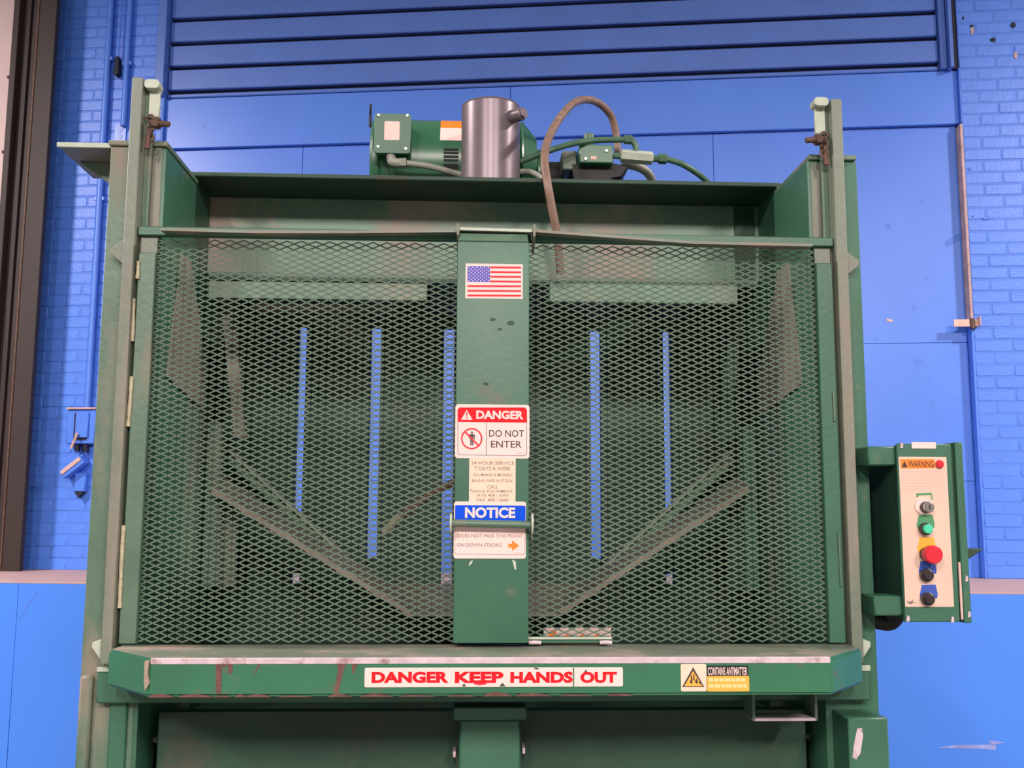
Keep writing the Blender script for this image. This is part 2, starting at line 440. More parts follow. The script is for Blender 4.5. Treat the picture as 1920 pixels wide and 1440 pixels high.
# pale wall and brown column on the left
wl = struct('wall_left', WL)
cxs = [at(u, 500, -0.17, WL)[0] for u in (0, 47, 80)]
part('wall_sheet', box(nb(), -6.0, cxs[0], -0.16, -0.1, LZ, ZTOP), 'pinkwall', wl)
for z in (1.9, 2.5, 3.05, 3.17, 3.65, 4.12):
    part('rivet', cyl(nb(), (cxs[0]-0.035, -0.168, z), (cxs[0]-0.035, -0.16, z), 0.010, 10), 'brown', wl)
cr = root('steel_column', 'dark brown steel column standing on the ledge beside the pale wall', 'column', WL, (cxs[1], -0.2, LZ))
part('flange', box(nb(), cxs[1], cxs[2], -0.20, -0.17, LZ, ZTOP, 0.003), 'brown', cr)
part('flange', box(nb(), cxs[0]+0.002, cxs[0]+0.04, -0.22, -0.14, LZ, ZTOP, 0.003), 'brown', cr)
part('web', box(nb(), cxs[0]+0.04, cxs[2]-0.02, -0.17, -0.13, LZ, ZTOP, 0.002), 'brown', cr)
part('edge_strip', box(nb(), cxs[1]-0.012, cxs[1], -0.205, -0.165, LZ, ZTOP, 0.003), 'rustdark', cr)
part('edge_strip', box(nb(), cxs[1]-0.075, cxs[1]-0.06, -0.19, -0.17, LZ, ZTOP, 0.003), 'brown', cr)

# ------------------------------------------------------------------ fittings on the back wall (left)
def pipe(name, pxs, r, label, grp=None, Y=-0.03):
    pts = [P3(u, v, Y, WL) for u, v in pxs]
    x = sum(p.x for p in pts)/len(pts)
    for p in pts: p.x = x if len(pts) == 2 else p.x
    rt = root(name, label, 'conduit', WL, (x, Y, min(p.z for p in pts)), grp)
    part('pipe', tube(nb(), pts, r, 14), 'conduit', rt)
    return rt, x
r1, x1 = pipe('conduit', ((209, -150), (172, 766)), 0.019, 'long blue painted conduit running down to the switch box')
for v in (110, 372):
    z = P3(195, v, -0.03, WL).z
    part('pipe_clamp', box(nb(), x1-0.030, x1+0.030, -0.035, -0.004, z-0.012, z+0.012, 0.003), 'conduit', r1)
r2, x2 = pipe('conduit', ((249, -150), (235, 236)), 0.017, 'blue painted conduit ending at the duplex outlet')
z = P3(243, 118, -0.03, WL).z
part('pipe_clamp', box(nb(), x2-0.028, x2+0.028, -0.034, -0.004, z-0.012, z+0.012, 0.003), 'conduit', r2)
r3, x3 = pipe('conduit', ((231, -150), (227.5, 112)), 0.005, 'thin blue painted cable hanging down to a dark clamp')
zc = P3(230, 125, -0.03, WL).z
part('cable_clamp', prism(nb(), [(x3-0.014, zc+0.06), (x3+0.012, zc+0.06), (x3+0.018, zc-0.05), (x3-0.002, zc-0.065), (x3-0.024, zc-0.045), (x3-0.016, zc-0.02)], -0.05, -0.012, 0.004), 'groove', r3, 'dark clamp at the lower end')
ox, oz = at(227, 250, 0, WL)
ot = root('outlet', 'blue painted duplex outlet on the brick beside the conduit', 'outlet', WL, (ox, 0, oz-0.05))
part('cover_plate', prism(nb(), rrect(ox-0.036, ox+0.036, oz-0.058, oz+0.058, 0.006), -0.012, 0.0), 'conduit', ot)
for s in (-1, 1):
    part('socket', cyl(nb(), (ox, -0.0145, oz+s*0.023), (ox, -0.012, oz+s*0.023), 0.015, 18), 'slat', ot)
part('screw', cyl(nb(), (ox, -0.015, oz), (ox, -0.012, oz), 0.004, 10), 'slat', ot)
# disconnect switch
bx0, bz1 = at(127, 768, -0.06, WL); bx1, bz0 = at(176, 832, -0.06, WL)
sw = root('switch_box', 'blue painted wall switch box with open slot below the long conduit', 'switch box', WL, ((bx0+bx1)/2, 0, bz0))
part('body', box(nb(), bx0, bx1, -0.06, -0.003, bz0, bz1, 0.006), 'conduit', sw)
part('lid', box(nb(), bx0-0.004, bx1+0.004, -0.075, -0.003, bz1, bz1+0.012, 0.003), 'brickraw', sw, 'bare upper edge')
part('recess', box(nb(), bx0+0.045, bx1-0.045, -0.062, -0.058, bz0+0.02, bz1-0.02, 0.0), 'groove', sw)
part('cover', box(nb(), bx0+0.058, bx1-0.036, -0.074, -0.060, bz0+0.035, bz1-0.016, 0.004), 'conduit', sw)
part('lever', tube(nb(), [((bx0+bx1)/2-0.005, -0.085, bz0+0.06), ((bx0+bx1)/2-0.01, -0.1, bz0+0.02), ((bx0+bx1)/2-0.03, -0.10, bz0-0.03)], 0.008, 8), 'brickraw', sw)
part('cable_gland', cyl(nb(), ((bx0+bx1)/2+0.02, -0.03, bz0-0.045), ((bx0+bx1)/2+0.02, -0.03, bz0), 0.02, 12), 'groove', sw)
part('cable_gland', cyl(nb(), ((bx0+bx1)/2-0.03, -0.03, bz0-0.04), ((bx0+bx1)/2-0.03, -0.03, bz0), 0.016, 12), 'groove', sw)
# tilted box hanging below it
c = P3(139, 876, -0.06, WL)
hb = root('hanging_box', 'blue painted junction box hanging tilted below the switch box', 'junction box', WL, (c.x, 0, c.z-0.15))
a = math.radians(38)
def rotp(pts): return [(c.x+px*math.cos(a)-pz*math.sin(a), c.z+px*math.sin(a)+pz*math.cos(a)) for px, pz in pts]
part('body', prism(nb(), rotp([(-0.075, -0.026), (0.075, -0.026), (0.075, 0.026), (-0.075, 0.026)]), -0.09, -0.03, 0.004), 'conduit', hb)
part('cover', prism(nb(), rotp([(-0.07, -0.004), (0.07, -0.004), (0.07, 0.020), (-0.07, 0.020)]), -0.097, -0.09, 0.002), 'brickraw', hb, 'scuffed bare cover')
part('bracket', box(nb(), c.x-0.005, c.x+0.06, -0.04, -0.003, c.z-0.14, c.z-0.03, 0.004), 'conduit', hb)
part('stub', prism(nb(), [(c.x+0.0, c.z-0.14), (c.x+0.055, c.z-0.14), (c.x+0.025, c.z-0.175)], -0.045, -0.006), 'groove', hb)
part('neck', box(nb(), c.x+0.02, c.x+0.042, -0.05, -0.003, c.z+0.03, c.z+0.075, 0.003), 'conduit', hb)
# bare metal tab on the right jamb
tx0, tz1 = at(1788, 599, -0.02, WL); tx1, tz0 = at(1836, 612, -0.02, WL)
tb = root('metal_tab', 'short bare metal tab across the brick jamb beside the blue boards', 'bracket', WL, ((tx0+tx1)/2, -0.02, tz0))
part('strap', box(nb(), tx0, tx1, -0.022, -0.016, tz0, tz1, 0.001), 'tab', tb)
part('bent_end', box(nb(), tx1-0.004, tx1, -0.05, -0.004, tz0, tz1+0.012, 0.001), 'tab', tb)
part('clamp', cyl(nb(), (tx1-0.035, -0.02, tz0-0.012), (tx1-0.035, -0.02, tz1+0.003), 0.014, 12), 'rustdark', tb)

# ================================================================== THE BALER
CX = -0.046
ba = root('baler', 'large green vertical baler with open feed chamber and side posts', 'baler', B, (CX, 0.4, 0))
PLo, PLi, PRi, PRo = -0.875, -0.755, 0.661, 0.775
ZT = 2.302
YP0, YP1 = 0.03, 0.28
for o_, i_ in ((PLo, PLi), (PRo, PRi)):
    s = 1 if i_ > o_ else -1
    p = part('side_post', box(nb(), o_, i_, YP0, YP1, 0.0, ZT-0.006, 0.004, 2), 'green', ba)
    if s > 0: part('front_face', box(nb(), o_+0.001, i_-0.009, YP0-0.0015, YP0+0.002, 0.0, ZT-0.007, 0.001), 'green_worn_glare', p)  # left post only: glare from the upper left put into a paler colour
    part('post_cap', box(nb(), o_-0.003, i_+0.003, YP0-0.008, YP1, ZT-0.006, ZT+0.006, 0.002), 'green_worn_glare', p)
    # dirty slide face on the front of the post next to the gate
    part('slide_face', box(nb(), i_-s*0.008, i_-s*0.052, YP0-0.003, YP0+0.002, 1.26, ZT-0.012, 0.001), 'green_grime_glare', p, 'grimy brown slide face')
    # outer side sheet of the machine
# gussets between post and beam: the inner cheeks
for i_, s in ((PLi, 1), (PRi, -1)):
    part('cheek_plate', prism_x(nb(), [(YP1-0.002, 1.95), (YP1+0.34, 1.95), (YP1+0.34, 2.318), (YP1-0.002, 2.318)], i_-s*0.022, i_-s*0.010), 'green', ba)
# guide rails of the gate
RL = [(-0.8185, -0.7955), (0.7005, 0.7245)]
for (a, b), s, zt in ((RL[0], 1, 2.431), (RL[1], -1, 2.418)):
    r = part('guide_rail', box(nb(), a, b, -0.026, -0.018, 1.206, zt, 0.0015), 'green_grime_glare', ba)  # grimy metal, made paler to paint in the glare on the rails
    xi = b if s > 0 else a
    part('rail_web', box(nb(), xi-s*0.007, xi, -0.018, 0.028, 1.206, zt-0.002, 0.001), 'green_grime_glare', r)
    part('rail_back', box(nb(), xi, xi+s*0.014, 0.010, 0.018, 1.26, zt-0.04, 0.001), 'green_worn_glare', r)
    xo = a if s > 0 else b
    part('rail_lug', prism(nb(), [(xo, 2.085), (xo-s*0.035, 2.06), (xo-s*0.035, 2.05), (xo, 2.02)], 0.0, 0.03, 0.001), 'green_grime_glare', r)
    part('rail_lug', prism(nb(), [(xo, 1.255), (xo-s*0.026, 1.245), (xo-s*0.026, 1.235), (xo, 1.20)], 0.0, 0.03, 0.001), 'palegreen', r)
# top stops with rusty bolt and chain
for s, (u, v) in ((1, (290, 196)), (-1, (1537, 228))):
    x, z = at(u, v, 0.0)
    st = part('gate_stop', box(nb(), x-0.012, x+0.012, -0.004, 0.004, z-0.030, z+0.032, 0.002), 'palegreen', ba, 'pale green hooked stop plate')
    part('hook_cap', prism(nb(), rrect(x-0.018, x+0.014, z+0.028, z+0.048, 0.008), -0.022, 0.010, 0.001), 'palegreen', st)
    part('hook_back', box(nb(), x-s*0.026, x-s*0.012, 0.0, 0.012, z-0.03, z+0.034, 0.002), 'green_worn_glare', st)
    part('bolt', cyl(nb(), (x-s*0.004, -0.012, z-0.045), (x+s*0.040, -0.020, z-0.052), 0.0065, 10, 0.0015), 'rustdark', st)
    part('bolt_head', cyl(nb(), (x+s*0.004, -0.012, z-0.047), (x+s*0.018, -0.014, z-0.049), 0.012, 6), 'rustdark', st)
    for k in range(5):
        ax = (1, 0.2, 0) if k % 2 else (0.15, 1, 0)
        part('chain_link', torus(nb(), (x-s*0.002+random.uniform(-.003, .003), -0.012, z-0.036-k*0.011), ax, 0.0075, 0.0026, 14, 6), 'rustdark', st)
    part('hanging_pin', cyl(nb(), (x-s*0.004, -0.012, z-0.06), (x-s*0.008, -0.012, z-0.104), 0.0052, 8), 'rust', st)
# shelf bracket on the outside of the left post
xb0, zb = at(132, 292, 0.12)
br = part('side_bracket', box(nb(), xb0, PLo-0.001, 0.05, 0.26, zb-0.006, zb+0.003, 0.002), 'green_grime_glare', ba, 'bracket plate outside the left post')
part('bracket_edge', box(nb(), xb0-0.001, PLo-0.001, 0.045, 0.05, zb-0.007, zb+0.004, 0.001), 'palegreen', br)
part('gusset', prism(nb(), [(PLo+0.002, zb-0.008), (xb0+0.012, zb-0.008), (PLo-0.012, zb-0.075), (PLo+0.002, zb-0.085)], 0.14, 0.152, 0.001), 'green_worn_glare', br)

# top beam with flange, web and lip
YF, YWb = 0.285, 0.45
ZB = 2.325
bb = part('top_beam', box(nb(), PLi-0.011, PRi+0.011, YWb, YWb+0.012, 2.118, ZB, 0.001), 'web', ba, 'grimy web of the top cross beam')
part('beam_flange', box(nb(), PLi-0.024, PRi+0.024, YF, 1.05, ZB-0.006, ZB+0.006, 0.0025), 'green_dark', bb)
part('beam_lip', box(nb(), PLi-0.004, PRi+0.004, YWb-0.012, YWb+0.06, 2.108, 2.118, 0.001), 'green_worn_glare', bb)
xs_ = at(1446, 420, YWb-0.01)[0]
part('stiffener', box(nb(), xs_-0.004, xs_+0.004, YWb-0.03, YWb, 2.118, ZB-0.012, 0.001), 'green', bb)
xs_ = at(1378, 420, YWb-0.01)[0]
part('doubler_plate', box(nb(), xs_, PRi, YWb-0.004, YWb, 2.118, ZB-0.008, 0.001), 'green_dark', bb)

# outer side sheets and inner side walls of the chamber
YR = 0.86
for i_, o_, s in ((PLi, PLo, 1), (PRi, PRo, -1)):
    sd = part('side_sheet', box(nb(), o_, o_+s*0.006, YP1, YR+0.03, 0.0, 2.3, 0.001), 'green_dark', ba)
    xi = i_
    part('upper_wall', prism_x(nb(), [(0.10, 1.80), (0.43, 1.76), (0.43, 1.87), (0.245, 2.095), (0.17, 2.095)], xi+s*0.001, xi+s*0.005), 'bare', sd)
    part('lower_wall', prism_x(nb(), [(0.275, 0.9), (0.43, 0.9), (0.43, 1.83), (0.275, 1.83)], xi-s*0.008, xi-s*0.002), 'green_worn_glare', sd)
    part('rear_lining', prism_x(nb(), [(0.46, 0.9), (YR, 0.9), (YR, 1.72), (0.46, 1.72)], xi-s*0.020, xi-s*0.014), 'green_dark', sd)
    px = (lambda *p: p) if s > 0 else (lambda *p: tuple((1808-u, v+8) for u, v in p))
    part('slant_strip', prism(nb(), [at(u, v, 0.62) for u, v in px((409, 516), (433, 516), (461, 820), (438, 820))], 0.62, 0.65, 0.001), 'bare' if s > 0 else 'green_dark', sd)
    part('corner_strip', prism(nb(), [at(u, v, 0.54) for u, v in px((380, 792), (416, 792), (410, 1100), (374, 1100))], 0.54, 0.56, 0.001), 'green_worn_glare' if s > 0 else 'green', sd)
    part('corner_strip', prism(nb(), [at(u, v, 0.60) for u, v in px((411, 945), (443, 945), (440, 1100), (408, 1100))], 0.60, 0.62, 0.001), 'green_worn_glare' if s > 0 else 'green_dark', sd)
# rear wall: vertical panels leaving open tie slots
slots = [-0.583, -0.3665, -0.150, 0.0665, 0.2885, 0.504]
SWD = [0.022, 0.029, 0.031, 0.03, 0.031, 0.0225]
ed = [PLo+0.004]
for c_, w_ in zip(slots, SWD): ed += [c_-w_/2, c_+w_/2]
ed.append(PRo-0.004)
ZS0, ZS1 = 1.306, 2.058
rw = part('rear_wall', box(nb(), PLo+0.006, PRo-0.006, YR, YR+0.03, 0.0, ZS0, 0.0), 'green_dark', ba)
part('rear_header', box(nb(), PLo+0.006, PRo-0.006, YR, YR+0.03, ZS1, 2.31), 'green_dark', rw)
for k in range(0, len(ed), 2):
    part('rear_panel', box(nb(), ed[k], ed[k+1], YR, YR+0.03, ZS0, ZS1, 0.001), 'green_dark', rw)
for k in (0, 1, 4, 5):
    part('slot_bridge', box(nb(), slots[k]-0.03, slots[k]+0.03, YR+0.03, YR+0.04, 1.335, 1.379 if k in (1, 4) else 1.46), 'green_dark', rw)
# chamber floor / bale top and V shaped wings
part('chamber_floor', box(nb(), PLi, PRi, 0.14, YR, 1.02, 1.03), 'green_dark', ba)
tray = part('tray_plate', hexa(nb(), [P3(690, 1094, 0.80), P3(1120, 1094, 0.80), P3(1120, 1094, 0.80)+Vector((0, 0, -.008)), P3(690, 1094, 0.80)+Vector((0, 0, -.008))],
     [P3(770, 1150, 0.50), P3(1050, 1150, 0.50), P3(1050, 1150, 0.50)+Vector((0, 0, -.008)), P3(770, 1150, 0.50)+Vector((0, 0, -.008))]), 'bare', ba, 'scuffed brown tray plate at the bottom of the wings')
def strip(name, pa, pb, w, Y0, Y1, m, parent, th=0.006):
    # sloping flat strip from pixel pa to pb, w pixels tall, spanning the depths Y0..Y1
    n = Vector((0, 0, 0))
    a0, a1 = P3(pa[0], pa[1], Y0), P3(pa[0], pa[1]+w, Y1); b0, b1 = P3(pb[0], pb[1], Y0), P3(pb[0], pb[1]+w, Y1)
    d = (b0-a0).cross(a1-a0).normalized()*th
    return part(name, hexa(nb(), [a0, a1, a1+d, a0+d], [b0, b1, b1+d, b0+d]), m, parent)
for k, (p0, p1, q0, q1) in enumerate((((402, 817), (700, 1088), (396, 912), (770, 1145)), ((1398, 826), (1095, 1100), (1404, 912), (1050, 1145)))):
    wg = strip('wing_bar', p0, p1, 24, 0.80, 0.77, 'wing', ba)
    strip('bar_edge', (p0[0], p0[1]-4), (p1[0], p1[1]-4), 5, 0.80, 0.77, 'palegreen', wg)
    h = 1 if k == 0 else -1
    e0 = (q0[0]+12*h, q0[1]-26); e1 = (q1[0]-30*h, q1[1]-46)
    a0, a1 = P3(*e0, 0.62), P3(*e1, 0.62); b0, b1 = P3(*q0, 0.5), P3(*q1, 0.5)
    dn = Vector((0, 0, -0.008))
    wp = part('wing_plate', hexa(nb(), [a0, a1, a1+dn, a0+dn], [b0, b1, b1+dn, b0+dn]), 'bare', ba)
    strip('wing_edge', q0, q1, 12, 0.5, 0.495, 'rustpale', wp)
# raised platen
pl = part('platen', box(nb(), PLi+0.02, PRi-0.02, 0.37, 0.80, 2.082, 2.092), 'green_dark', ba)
for (u0, u1) in ((391, 800), (1030, 1384)):
    x0, z1 = at(u0, 526 if u0 < 900 else 530, 0.345); x1, z0 = at(u1, 564 if u0 < 900 else 570, 0.345)
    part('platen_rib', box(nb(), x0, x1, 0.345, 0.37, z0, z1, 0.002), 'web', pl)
x0, z1 = at(472, 567, 0.42); x1, z0 = at(742, 584, 0.42)
part('platen_tie', box(nb(), x0, x1, 0.42, 0.46, z0, z1, 0.002), 'bare', pl)
part('ram_rod', cyl(nb(), (CX+0.008, 0.50, 2.0), (CX+0.008, 0.50, 2.31), 0.05, 24), 'cyl', pl)
part('platen_hose', tube(nb(), smooth([P3(860, 900, 0.55), P3(810, 925, 0.6), P3(760, 962, 0.62), P3(722, 996, 0.64)]), 0.010, 10), 'hose', pl)
part('hose_end', cyl(nb(), P3(752, 966, 0.61), P3(720, 998, 0.63), 0.013, 10), 'weld', pl)

# feed sill with chamfered ends
SY = -0.2
zs1, zs0 = 1.240, 1.172
xl0 = at(215, 1245, -0.03)[0]; xl1 = at(278, 1245, SY)[0]; xr1 = at(1561, 1250, SY)[0]; xr0 = at(1607, 1250, -0.04)[0]
def sillpoly(g=0.0): return [(xl0+g, 0.0), (xl0+g, -0.07), (xl1+g*0.5, SY+g), (xr1-g*0.5, SY+g), (xr0-g, -0.07), (xr0-g, 0.0)]
def prism_z(bm, pts, z0, z1, bev=0.0, zoff=None):
    a = [bm.verts.new((p[0], p[1], z0)) for p in pts]; b = [bm.verts.new((p[0], p[1], z1)) for p in pts]
    n = len(pts); fs = [bm.faces.new(a[::-1]), bm.faces.new(b)]
    for i in range(n): fs.append(bm.faces.new((a[i], a[(i+1) % n], b[(i+1) % n], b[i])))
    bmesh.ops.recalc_face_normals(bm, faces=fs)
    if bev:
        bmesh.ops.bevel(bm, geom=list({e for f in fs for e in f.edges}), offset=bev, segments=2, affect='EDGES')
    return bm
sl = part('feed_sill', prism_z(nb(), sillpoly(), zs0, zs1, 0.005), 'sill', ba, 'green feed sill bar with chamfered ends')
# worn pinkish upper edge, rust runs and dents on its front
part('worn_edge', box(nb(), xl1+0.004, xr1-0.004, SY-0.0012, SY+0.008, zs1-0.010, zs1+0.0008, 0.0008), 'chip', sl, 'pinkish worn upper edge')
x = xl1+0.002
while x < xr1-0.4:
    w = random.uniform(0.02, 0.07); h = random.uniform(0.002, 0.008)
    part('rust_patch', prism(nb(), [(x, zs0-0.0005), (x+w, zs0-0.0005), (x+w*0.8, zs0+h*0.6), (x+w*0.45, zs0+h), (x+w*0.15, zs0+h*0.7)], SY-0.0009, SY+0.004), 'rust', sl)
    x += w*random.uniform(0.8, 1.6)
part('sill_top_wear', prism_z(nb(), sillpoly(0.007), zs1-0.002, zs1+0.0007), 'green_grime_glare', sl)
part('corner_wear', prism(nb(), [at(u, v, SY) for u, v in ((271, 1240), (280, 1240), (277, 1262), (281, 1280), (272, 1295), (270, 1278))], SY-0.0012, SY+0.02), 'rustpale', sl)
for pts in (((404, 1236), (437, 1236), (436, 1262), (428, 1262), (428, 1248), (416, 1250), (415, 1300), (405, 1300)),
            ((630, 1236), (652, 1236), (645, 1255), (634, 1299), (626, 1299), (634, 1256)),
            ((660, 1237), (676, 1237), (668, 1250), (662, 1266), (660, 1255)),
            ((480, 1237), (492, 1237), (486, 1250), (474, 1270), (483, 1248))):
    poly('rust_run', pts, SY, 'rust', sl, 0.0008)
# lintel behind the sill, end blocks
lx0, lx1 = at(181, 1280, 0.0)[0], at(1632, 1280, 0.0)[0]
lt = part('lintel', box(nb(), lx0, lx1, 0.0, 0.10, 1.126, 1.196, 0.003), 'green', ba)
part('lintel_edge', box(nb(), lx0, lx0+0.032, -0.004, 0.0, 1.188, 1.197, 0.001), 'palegreen', lt)
part('lintel_edge', box(nb(), lx1-0.030, lx1, -0.004, 0.0, 1.186, 1.198, 0.001), 'palegreen', lt)
# lower chamber door, centre tube
ld = part('lower_door', box(nb(), PLi+0.02, PRi-0.02, 0.10, 0.13, 0.05, 1.092, 0.002), 'green_dark', ba)
cx0, cz1 = at(850, 1326, 0.02); cx1, cz0 = at(988, 1351, 0.02)
part('tube_head', box(nb(), cx0, cx1, 0.02, 0.12, cz0, cz1, 0.003), 'green', ld)
tx0 = at(861, 1400, 0.03)[0]; tx1 = at(976, 1400, 0.03)[0]
part('centre_tube', box(nb(), tx0, tx1, 0.03, 0.12, 0.1, cz0, 0.004), 'green', ld)
for u, v in ((852, 1415), (982, 1408)):
    x, z = at(u, v, 0.05); part('paint_scuff', box(nb(), x-0.003, x+0.003, 0.05, 0.1, z-0.006, z+0.006, 0.001), 'chip', ld)
# left inner jamb of the lower door, right latch post
part('door_jamb', box(nb(), PLi-0.055, PLi-0.02, 0.02, 0.14, 0.0, 1.126, 0.003), 'green', ba)
part('jamb_pad', box(nb(), PLo+0.005, PLo+0.03, 0.012, 0.03, 0.92, 1.178, 0.005), 'green_worn_glare', ba, 'raised weld strip on the left post')
hx0, hz1 = at(1590, 1346, -0.06); hx1, _ = at(1665, 1346, -0.06)
hp = part('latch_post', box(nb(), hx0, hx1, -0.06, 0.06, 0.0, hz1, 0.003), 'green', ba, 'square latch post beside the lower door')
part('post_scuff', prism(nb(), [at(u, v, -0.06) for u, v in ((1607, 1366), (1616, 1365), (1618, 1380), (1613, 1412), (1605, 1424), (1598, 1420), (1601, 1395))], -0.0608, -0.05), 'chip', hp, 'pinkish white scuff')
# U bracket under the sill
ux0, uz1 = at(1410, 1306, -0.06); ux1, uz0 = at(1534, 1352, -0.06)
ub = part('u_bracket', box(nb(), ux0, ux1, -0.06, 0.0, uz0, uz0+0.006, 0.001), 'chip', ba, 'pale edged bracket under the sill')
part('bracket_leg', box(nb(), ux0, ux0+0.006, -0.06, 0.0, uz0, uz1+0.012, 0.001), 'green_worn_glare', ub)
part('bracket_leg', box(nb(), ux1-0.006, ux1, -0.06, 0.0, uz0, uz1+0.012, 0.001), 'green_worn_glare', ub)

# stickers on the sill
YS = SY-0.0009
kh = plate('warning_strip', 684, 1252, 1168, 1287, YS, 'white', ba, 0.0006, 0.003, 'white strip sticker with red capital letters')
for w, (u0, u1) in (('DANGER', (697, 841)), ('KEEP', (853, 944)), ('HANDS', (957, 1074)), ('OUT', (1088, 1157))):
    dv = (u0-697)/470*1.5
    ptext(w, u0, 1259.5, u1, 1280.5, YS-0.0006, 'red', kh, 0.05)
poly('tear_line', ((1074, 1252), (1076.5, 1252), (1076.5, 1287), (1074, 1287)), YS-0.0006, 'green', kh, 0.0003)
for pts in (((866, 1287), (870, 1281), (874, 1287)), ((936, 1287), (942, 1280), (948, 1287)), ((1000, 1252), (1008, 1252), (1012, 1255), (1004, 1255)), ((1092, 1264), (1098, 1256), (1101, 1257), (1096, 1266))):
    poly('tear', pts, YS-0.0006, 'green_dark', kh, 0.0003)
poly('red_smear', ((888, 1283), (892, 1276), (914, 1275), (912, 1283), (900, 1285)), YS-0.0006, 'redfade', kh, 0.0003)
am = plate('hazard_sticker', 1276, 1245, 1325, 1296, YS, 'cream', ba, 0.0006, 0.003, 'pale square with amber warning triangle')
poly('triangle_border', ((1299.5, 1251), (1320.5, 1288), (1279, 1288)), YS-0.0006, 'print', am, 0.0003)
poly('triangle', ((1299.5, 1258), (1317, 1286.5), (1283, 1286.5)), YS-0.0009, 'amber', am, 0.0003)
for pts in (((1293, 1280), (1296, 1272), (1299, 1279), (1297, 1282)), ((1296, 1274), (1295, 1266), (1297, 1266), (1299, 1275)), ((1300, 1276), (1300, 1264), (1302, 1264), (1302.5, 1276)), ((1310, 1280), (1313, 1276), (1315, 1281), (1311, 1283)), ((1303, 1279), (1306, 1271), (1309, 1279), (1306, 1282))):
    poly('burst_mark', pts, YS-0.0012, 'print', am, 0.0003)
ct = plate('hazard_title', 1325.5, 1248, 1403, 1267, YS, 'black', ba, 0.0006, 0.002, 'black band with condensed white capitals')
ptext('CONTAINS', 1327, 1251, 1360, 1266, YS-0.0006, 'white', ct, 0.01)
ptext('ANTIMATTER', 1362, 1251, 1401, 1266, YS-0.0006, 'white', ct, 0.01)
ca = plate('hazard_note', 1325.5, 1267.5, 1405, 1296, YS, 'amber', ba, 0.0006, 0.002, 'amber panel with faded pale print')
for v in (1274.5, 1286):
    u = 1329
    while u < 1399:
        w = random.uniform(5, 12)
        poly('faded_print', ((u, v-3), (min(u+w, 1401), v-3), (min(u+w, 1401), v+3.5), (u, v+3.5)), YS-0.0006, 'amberpale', ca, 0.0003)
        u += w+1.8

# ================================================================== SAFETY GATE
ga = root('safety_gate', 'green sliding safety gate of expanded metal with central post', 'gate', B, (CX, 0, 1.243))
GZ0, GZ1 = 1.243, 2.087
GL, GR = -0.754, 0.6595
part('stile', box(nb(), GL-0.036, GL, -0.010, 0.004, GZ0, 2.05, 0.002), 'green_worn_glare', ga)
part('stile', box(nb(), GR, GR+0.036, -0.010, 0.004, GZ0, 2.05, 0.002), 'green', ga)
for x in (GL-0.036, GR):
    part('stile_head', box(nb(), x, x+0.036, -0.002, 0.004, 2.05, GZ1, 0.001), 'green_grime_glare', ga)
# weld beads between stile and rail
for pts in (((247, 706), (244, 752), (240, 800)), ((260, 490), (258, 523)), ((232, 985), (229, 1030), (224, 1140)), ((251, 560), (248, 640))):
    q = [P3(u, v, -0.012) for u, v in pts]
    q = smooth(q, 6)
    part('weld_bead', tube(nb(), q, 0.004, 8, True, [0.0035+0.0015*random.random() for _ in q]), 'weld', ga)
for pts in (((1563, 735), (1565, 790)), ((1573, 1000), (1577, 1100))):
    q = smooth([P3(u, v, -0.012) for u, v in pts], 6)
    part('weld_bead', tube(nb(), q, 0.003, 8, True, [0.002+0.0015*random.random() for _ in q]), 'green_worn_glare', ga)
# top rail: angle with a bent lip
zr = GZ1
tr = part('top_rail', box(nb(), GL-0.040, GR+0.0405, -0.012, 0.006, zr, zr+0.020, 0.002), 'green', ga)
xlip0 = at(300, 432, -0.04)[0]; xlip1 = at(1524, 462, -0.04)[0]
fx0, fx1 = at(858, 432, -0.06)[0], at(1001, 432, -0.06)[0]
def lip(pts, th=0.006):
    # bent lip: polyline of pixels at the front edge, running back to the rail
    bm = nb()
    for (a, b) in zip(pts, pts[1:]):
        A, Bq = P3(*a, -0.05), P3(*b, -0.05)
        A2, B2 = Vector((A.x, -0.008, A.z+0.004)), Vector((Bq.x, -0.008, Bq.z+0.004))
        d = Vector((0, 0, -th))
        hexa(bm, [A, A2, A2+d, A+d], [Bq, B2, B2+d, Bq+d])
    return bm
part('rail_lip', lip([(300, 427), (480, 432), (660, 432), (856, 430)]), 'green_grime_glare', ga)
part('rail_lip', lip([(862, 426), (998, 430)]), 'palegreen', ga)
part('rail_lip', lip([(1004, 430), (1180, 443), (1300, 452), (1524, 457)]), 'green_grime_glare', ga)
# little upright fins
for u in (858.5, 1002):
    x = at(u, 435, -0.06)[0]
    part('fin_plate', prism_x(nb(), [(-0.062, 2.102), (-0.062, 2.085), (-0.02, 2.062), (-0.004, 2.062), (-0.004, 2.112), (-0.055, 2.112)], x-0.0022, x+0.0022), 'green_grime_glare', ga)
# central post
CY = -0.055
c0, c1 = at(853, 850, CY)[0], at(992, 850, CY)[0]
cpst = part('centre_post', box(nb(), c0, c1, CY, -0.004, GZ0+0.006, 2.074, 0.004, 2), 'green', ga, 'wide central box post')
part('post_cap', hexa(nb(), [(c0+0.002, CY-0.001, 2.074), (c1-0.002, CY-0.001, 2.074), (c1-0.002, -0.004, 2.074), (c0+0.002, -0.004, 2.074)],
     [(c0+0.004, CY+0.006, 2.092), (c1-0.004, CY+0.006, 2.092), (c1-0.004, -0.004, 2.098), (c0+0.004, -0.004, 2.098)], 0.001), 'green_worn_glare', cpst)
